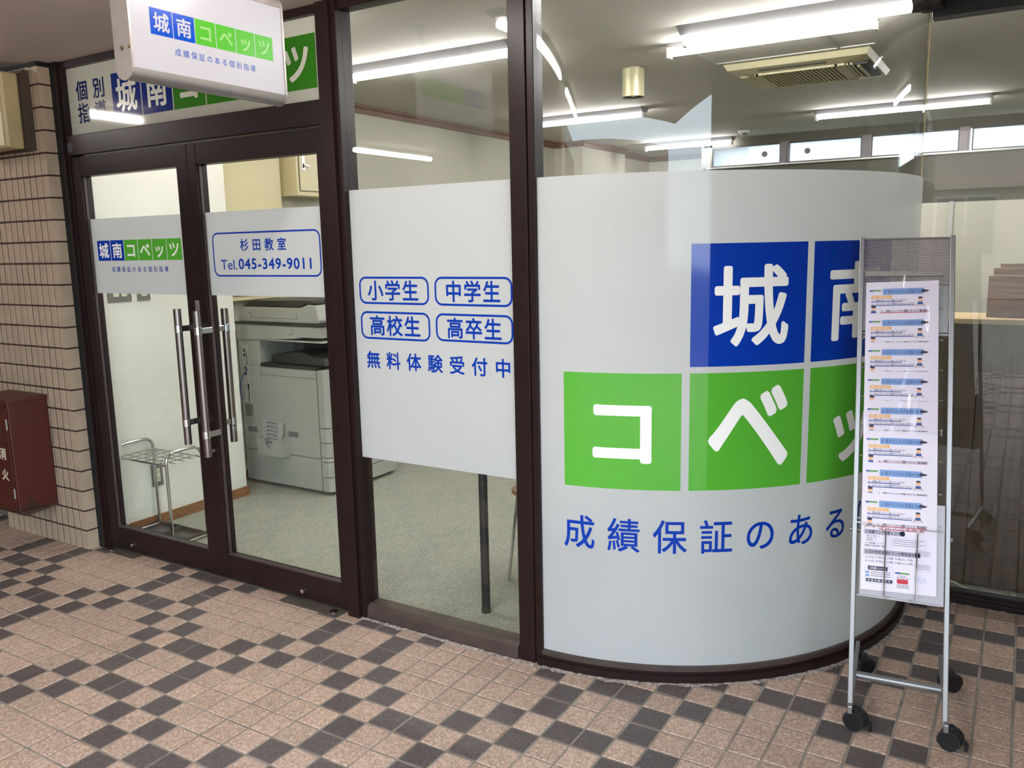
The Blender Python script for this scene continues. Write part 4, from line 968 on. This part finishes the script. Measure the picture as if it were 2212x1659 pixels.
for s_ in (1.18, 0.548):
    a, b_ = R_(-0.022 if s_ < 1 else -0.006, s_, -0.012), R_(0.268 if s_ < 1 else 0.252, s_, -0.012); G().cyl(a, b_, 0.0075, n=14).build('cross_bar', silver, rk, smooth=True)
def caster(x, y, brake):
    z = 0.036
    ax = Vector((-0.22, -0.97, 0)).normalized() if brake else Vector((0.72, -0.69, 0)).normalized(); fw = Vector((ax.y, -ax.x, 0))
    o = Vector((x, y, 0))
    w = G()
    w.cyl(o+ax*-0.024+Vector((0, 0, 0.028)), o+ax*-0.006+Vector((0, 0, 0.028)), 0.028, n=22).cyl(o+ax*0.006+Vector((0, 0, 0.028)), o+ax*0.024+Vector((0, 0, 0.028)), 0.028, n=22)
    cs = w.build('caster', black, rk, smooth=True)
    hood = [(0.033*math.cos(PI*(-0.10+1.25*k/12)), 0.033*math.sin(PI*(-0.10+1.25*k/12))) for k in range(13)]
    g = G().prism(hood, o-ax*0.0225+Vector((0, 0, 0.030)), -fw, (0, 0, 1), ax*0.045)
    g.cyl(o+Vector((0, 0, 0.06)), o+Vector((0, 0, 0.072)), 0.012, n=14)
    g.build('hood', mat('matte_black', (34, 34, 36), rough=0.5) if 'matte_black' not in MATS else MATS['matte_black'], cs, smooth=True)
    if brake:
        G().obox(o-fw*0.030-ax*0.010+Vector((0, 0, 0.030)), ax*0.02, -fw*0.014, (0, 0, 0.006)).obox(o-fw*0.040-ax*0.010+Vector((0, 0, 0.012)), ax*0.02, -fw*0.008+Vector((0, 0, -0.004)), (0.0, 0, 0.020)).each('brake_lever', black, cs)
caster(-0.362, 2.60, True); caster(-0.100, 2.628, True); caster(-0.398, 2.976, False); caster(-0.128, 2.996, False)
# perforated header: a sheet with real staggered holes
g = G(); NX, NZ = 46, 24; u0, u1, s0, s1 = 0.001, 0.246, 1.338, 1.486
du, ds = (u1-u0)/NX, (s1-s0)/NZ
for j in range(NZ):
    sh = du/2 if j % 2 else 0
    for i in range(NX):
        a = u0+i*du+sh; b_ = a+du; c = s0+j*ds; d_ = c+ds
        if b_ > u1+0.0001: 
            g.add([R_(a, c), R_(u1, c), R_(u1, d_), R_(a, d_)], [(0, 1, 2, 3)]); continue
        if i == 0 and sh: g.add([R_(u0, c), R_(a, c), R_(a, d_), R_(u0, d_)], [(0, 1, 2, 3)])
        m0, m1 = (a+b_)/2, (c+d_)/2; rr = 0.0016
        sq = [(a, c), (m0, c), (b_, c), (b_, m1), (b_, d_), (m0, d_), (a, d_), (a, m1)]
        hl = [(m0+rr*math.cos(t), m1+rr*math.sin(t)) for t in [-3*PI/4+PI/4*k for k in range(8)]]
        g.add([R_(p, q) for p, q in sq]+[R_(p, q) for p, q in hl], [(k, (k+1) % 8, 8+(k+1) % 8, 8+k) for k in range(8)])
g.build('perforated_panel', grey_p, rk)
for s_ in (1.334, 1.484): G().obox(R_(0.0, s_, -0.004), RU*0.247, RL*0.005, RN*0.008).build('panel_edge', grey_p, rk)
G().obox(R_(0.0, 1.185, -0.010), RU*0.246, RL*0.148, RN*0.0015).build('back_plate', silver, rk)
# pockets: clear ledges and front wires
AU = 0.0072
def fu(s_): return 0.0075+(1.34-s_)*AU
def RM(u, s_, n=0.0): return R_(u+0.0302*s_, s_+0.03*u, n)
tops = [1.342, 1.240, 1.145, 1.051, 0.958, 0.863, 0.763, 0.667]
for k, tp in enumerate(tops):
    off = 0.006+0.0042*k
    sb_ = tp-0.10
    for e in (-0.012, 0.214):
        p = R_(fu(tp)+e, sb_+0.02, off-0.004); G().cyl(p, R_(fu(tp)+e+0.010, sb_+0.02, off-0.004), 0.0022, n=8).build('pocket_wire', chrome, rk)
off = 0.006+0.0042*7
b0 = 0.355
wz = off+0.012
G().tube([RM(-0.018, 0.575, wz), RM(0.052, 0.566, wz), RM(0.062, 0.560, wz), RM(0.066, 0.548, wz), RM(0.070, 0.36, wz), RM(0.074, 0.352, wz), RM(0.098, 0.352, wz-0.004)], 0.0020, n=8).build('front_wire', chrome, rk, smooth=True)
G().tube([RM(0.222, 0.566, wz), RM(0.168, 0.566, wz), RM(0.158, 0.562, wz), RM(0.154, 0.550, wz), RM(0.158, 0.352, wz), RM(0.140, 0.352, wz-0.004)], 0.0020, n=8).build('front_wire', chrome, rk, smooth=True)
G().obox(RM(-0.006, 0.350, 0.0), RU*0.230, RL*0.004, RN*(off+0.004)).obox(RM(0.0, 0.350, off-0.006), RU*0.234, RL*0.30, RN*0.001).build('pocket_tray', mat('smoky_plastic', (170, 168, 176), rough=0.3), rk)

# leaflets: one design, eight copies
def leaflet():
    t = thing('leaflet', '', 'leaflet', (0, 0, 0), 'event leaflets in the rack')
    W, H = 0.210, 0.297
    f0 = lambda e: (lambda a, b: (a/1000, -e, -b/1000))     # a, b in mm from the top left; local X right, Z up, -Y towards the reader
    G().box(0, 0, -H, W, 0.0008, 0).build('sheet', paper, t)
    e1, e2, e3 = f0(0.0002), f0(0.0004), f0(0.0006)
    def R2(g, a0, a1, b0, b1, f, mi=0): rect(g, a0, a1, b1, b0, f, mi)
    def T(g, s_, a0, a1, b0, b1, f, off=0.012): 
        vs_n = len(g.v)
        text_cells(g, s_, a0, a1, b0, b1, lambda x, z: f(x, b0+b1-z), off=off, res=1)
    g = G()
    rr = rrect_pts(49, 168, 22, 42, 3); g.add([e1(a, b) for a, b in rr], [tuple(reversed(range(len(rr))))])
    disc(g, 116, 119, 8, 8, e1); disc(g, 158, 180, 8, 8, e1); R2(g, 14, 24, 240, 247, e1); R2(g, 14, 24, 250, 257, e1)
    for k in range(5): g.add([e1(148+k*7, 240+k*1.5), e1(149.2+k*7, 240+k*1.5), e1(155+k*7, 264), e1(153.8+k*7, 264)], [(0, 1, 2, 3)])
    g.build('banner', p_lblue, t, kind='stuff', label='pale blue banner')
    g = G(); R2(g, 10, 21, 25, 30, e1); R2(g, 15, 108, 63, 65.5, e1); R2(g, 15, 142, 75, 77.5, e1); R2(g, 97, 111, 236, 241, e1)
    rr = rrect_pts(150, 166, 66, 79, 5); g.add([e1(a, b) for a, b in rr], [tuple(reversed(range(len(rr))))])
    rr = rrect_pts(15, 31, 93, 105, 5); g.add([e1(a, b) for a, b in rr], [tuple(reversed(range(len(rr))))])
    g.build('blue_print', p_blue, t, kind='stuff')
    g = G(); R2(g, 21, 44, 25, 30, e1); R2(g, 111, 137, 236, 241, e1); g.build('green_print', p_green, t, kind='stuff')
    g = G(); R2(g, 16, 77, 44, 54, e1); g.build('orange_label', p_orange, t)
    g = G(); R2(g, 42, 182, 99, 101.5, e1); R2(g, 50, 176, 108, 110.5, e1); rr = rrect_pts(102, 133, 256, 270, 3); g.add([e1(a, b) for a, b in rr], [tuple(reversed(range(len(rr))))]); g.build('red_print', p_red, t, kind='stuff')
    g = G(); R2(g, 7, 122, 112, 127, e1); R2(g, 7, 166, 172, 189, e1)
    for (a0, a1, b0, b1) in ((82, 182, 132, 165), (152, 196, 166, 184), (152, 196, 206, 226), (12, 92, 222, 276)): rframe(g, a0, a1, b0, b1, 4, 0.8, e1)
    g.build('grey_print', p_grey, t, kind='stuff')
    g = G(); disc(g, 158, 60, 7, 7, e2); disc(g, 23, 86, 7.5, 7.5, e2); g.build('child_face', p_skin, t, kind='stuff', label='drawn child')
    g = G(); g.add([e2(144, 80), e2(172, 80), e2(168, 75), e2(148, 75)], [(0, 1, 2, 3)]); g.add([e2(8, 106), e2(38, 106), e2(34, 101), e2(12, 101)], [(0, 1, 2, 3)]); g.build('drawn_desk', p_brown, t, kind='stuff')
    g = G(); R2(g, 20, 76, 224, 236, e2); R2(g, 15, 90, 262, 272, e2); g.build('navy_bar', p_navy, t, kind='stuff')
    g = G()
    T(g, '6月イベントのお知らせ', 55, 158, 26, 39, e2, off=0.0)
    T(g, '城南コベッツ', 12, 43, 32, 34, e2)
    T(g, 'Q：勉強は思うように進んでいますか？', 17, 124, 56, 63, e2)
    T(g, 'Q：分からないときに質問できる人はいますか？', 17, 146, 68, 75, e2)
    T(g, 'A：城南コベッツなら理解できるまで徹底解説！', 46, 188, 91, 99, e2, off=0.02)
    T(g, '「わかる」よろこびを一緒に体感しよう！', 54, 180, 102, 108, e2, off=0.02)
    T(g, '①成績アップ対策４コマ', 12, 108, 114, 125, e2, off=0.02)
    T(g, '定期テスト対策コース', 14, 52, 130, 135, e2); T(g, '入試対策コース', 14, 44, 137, 141, e2); T(g, '英検対策コース', 14, 44, 143, 147, e2)
    T(g, '８０分授業×４コマ＋', 10, 70, 151, 157, e2); T(g, '受講中自習席使い放題', 10, 70, 159, 165, e2)
    T(g, '②浜中学校定期テスト対策勉強会', 12, 149, 175, 186, e2, off=0.02)
    text_fit(g, '6/10(土) 午前(10~13時) 午後(14~17時)', 12, 146, 201, 193, e2, off=0.01, res=1)
    text_fit(g, '6/11(日) 午前(10~13時) 午後(14~17時)', 12, 146, 213, 205, e2, off=0.01, res=1)
    T(g, '杉田教室', 104, 126, 245, 249, e2); text_fit(g, '045-349-9011', 100, 138, 254.5, 250.5, e2, off=0.01, res=1)
    for k in range(4): R2(g, 88, 176-(k % 2)*12, 137+k*6, 138.2+k*6, e2)
    for k in range(3): R2(g, 157, 190, 169+k*5, 170.2+k*5, e2); R2(g, 156, 192, 209+k*5, 210.2+k*5, e2)
    for k in range(3): R2(g, 28, 84, 241+k*6, 242.4+k*6, e2); R2(g, 101, 136, 273+k*4, 274.2+k*4, e2)
    g.add([e3(165, 26), e3(184, 31), e3(178, 35), e3(163, 37), e3(158, 33)], [(0, 1, 2, 3, 4)])
    disc(g, 158, 53.5, 7, 3.2, e3); disc(g, 23, 80.5, 7.6, 4.0, e3)
    g.build('printed_text', p_black, t, kind='stuff')
    g = G(); T(g, '中学生・高校生の皆さん！', 19, 74, 46, 52, e2); T(g, '入学応援キャンペーン', 24, 72, 226, 234, e3); T(g, '各種体験受付中', 20, 84, 264, 270, e3)
    g.add([e3(148, 79), e3(168, 79), e3(166, 76), e3(150, 76)], [(0, 1, 2, 3)]); g.add([e3(13, 105.2), e3(33, 105.2), e3(31, 102), e3(15, 102)], [(0, 1, 2, 3)])
    g.build('white_print', p_white, t, kind='stuff')
    return t
# flip: leaf faces are single sheets, orientation does not matter for shading
proto = leaflet()
LL = (RL-RU*AU).normalized(); LU = (RU-LL*RU.dot(LL)).normalized(); LNn = LU.cross(LL).normalized()
if LNn.y > 0: LNn = -LNn
names = ['topmost', 'second from the top', 'third from the top', 'fourth from the top', 'fourth from the bottom', 'third from the bottom', 'second from the bottom', 'lowest, fully visible']
for k, tp in enumerate(tops):
    t = proto if k == 0 else copy_tree(proto)
    t['label'] = 'June event leaflet in the rack, '+names[k]
    p = R_(fu(tp), tp, 0.006+0.0042*k)
    if k == 7: pass
    m4 = Matrix.Identity(4)
    yax = -LNn
    for i in range(3): m4[i][0] = LU[i]; m4[i][1] = yax[i]; m4[i][2] = LL[i]; m4[i][3] = p[i]
    t.matrix_world = m4
# clear vinyl cover hanging over the upper leaflets
g = G(); nu, ns = 26, 34; u0, u1, s0, s1 = -0.034, 0.190, 0.86, 1.385
vs = []; random.seed(3)
ph = [(random.uniform(20, 60), random.uniform(-30, 30), random.uniform(0, 6), random.uniform(0.0006, 0.0016)) for _ in range(7)]
for j in range(ns+1):
    for i in range(nu+1):
        u = u0+(u1-u0)*i/nu; s_ = s0+(s1-s0)*j/ns
        bump = sum(d*math.sin(a*3*u+b*s_+c) for a, b, c, d in ph)*(0.4+0.9*j/ns)
        vs.append(R_(u+0.040+(1.34-s_)*AU*0.9, s_, 0.006+0.0042*(1.342-s_)/0.096+0.009+bump))
g.add(vs, [(j*(nu+1)+i, j*(nu+1)+i+1, (j+1)*(nu+1)+i+1, (j+1)*(nu+1)+i) for j in range(ns) for i in range(nu)])
vc = thing('vinyl_cover', 'crinkled clear vinyl sheet over the upper leaflets of the rack', 'plastic sheet', R_(0.08, 1.385, 0.02))
g.build('sheet', clear_pl, vc, smooth=True)
G().obox(R_(0.004, 1.362, 0.012), RU*0.224, RL*0.016, RN*0.001).build('hem', mat('milky_vinyl', (150, 146, 142), rough=0.2), vc)

# ================================================================== ACROSS THE STREET (seen mirrored in the glass)
bl = thing('building', 'pinkish beige apartment block across the street behind the viewer', 'building', (-1, -16.5, 0))
bm_ = mat('pink_render', (196, 176, 162), rough=0.9, var=0.04, scale=1)
G().box(-12, -19, -0.05, 9, -16.5, 4.1).build('wall', bm_, bl)
for a in range(7):
    for z in (1.0,):
        x = -10.5+a*2.8
        wn = G().box(x, -16.5, z, x+1.4, -16.44, z+1.5).build('window', alum, bl)
        G().box(x+0.06, -16.44, z+0.06, x+0.67, -16.43, z+1.44).box(x+0.73, -16.44, z+0.06, x+1.34, -16.43, z+1.44).build('pane', mat('dark_pane', (60, 68, 76), rough=0.05) if 'dark_pane' not in MATS else MATS['dark_pane'], wn)
G().box(-12, -16.5, 2.65, 9, -16.2, 2.8).build('ledge', bm_, bl)
col = G().box(-2.6, -0.95, 0, -2.25, -0.62, 2.42).build('column', mat('column_tile', (176, 160, 143), rough=0.5, var=0.05)); col['label'] = 'square tiled column at the street edge behind the viewer'; col['category'] = 'column'
ow = G().box(-10, -4.2, 0, -2.6, -4.05, 2.42).build('wall_sky_blocker', mat('blocker_wall', (150, 138, 124), rough=0.8, var=0.06, scale=2)); ow['kind'] = 'structure'  # unseen wall added to keep bright sky reflections off the door glass
sw_ = G().box(0.80, 0.95, 0, 1.05, 3.75, 2.42).build('wall_side', mat('side_wall_tile', (84, 70, 62), rough=0.6, var=0.06, scale=4)); sw_['kind'] = 'structure'
ew_ = G().box(-10.2, -4.2, 0, -10.0, 2.7, 2.42).build('wall_end_blocker', MATS['blocker_wall']); ew_['kind'] = 'structure'  # unseen wall added to shut out the sky at the left end
rd = G().box(-14, -40, -0.12, 30, 30, -0.07).build('floor', mat('asphalt', (112, 112, 110), rough=0.9, var=0.1, scale=20)); rd['kind'] = 'structure'

bpy.data.objects.remove(_fo)
print('objects', len(bpy.data.objects))
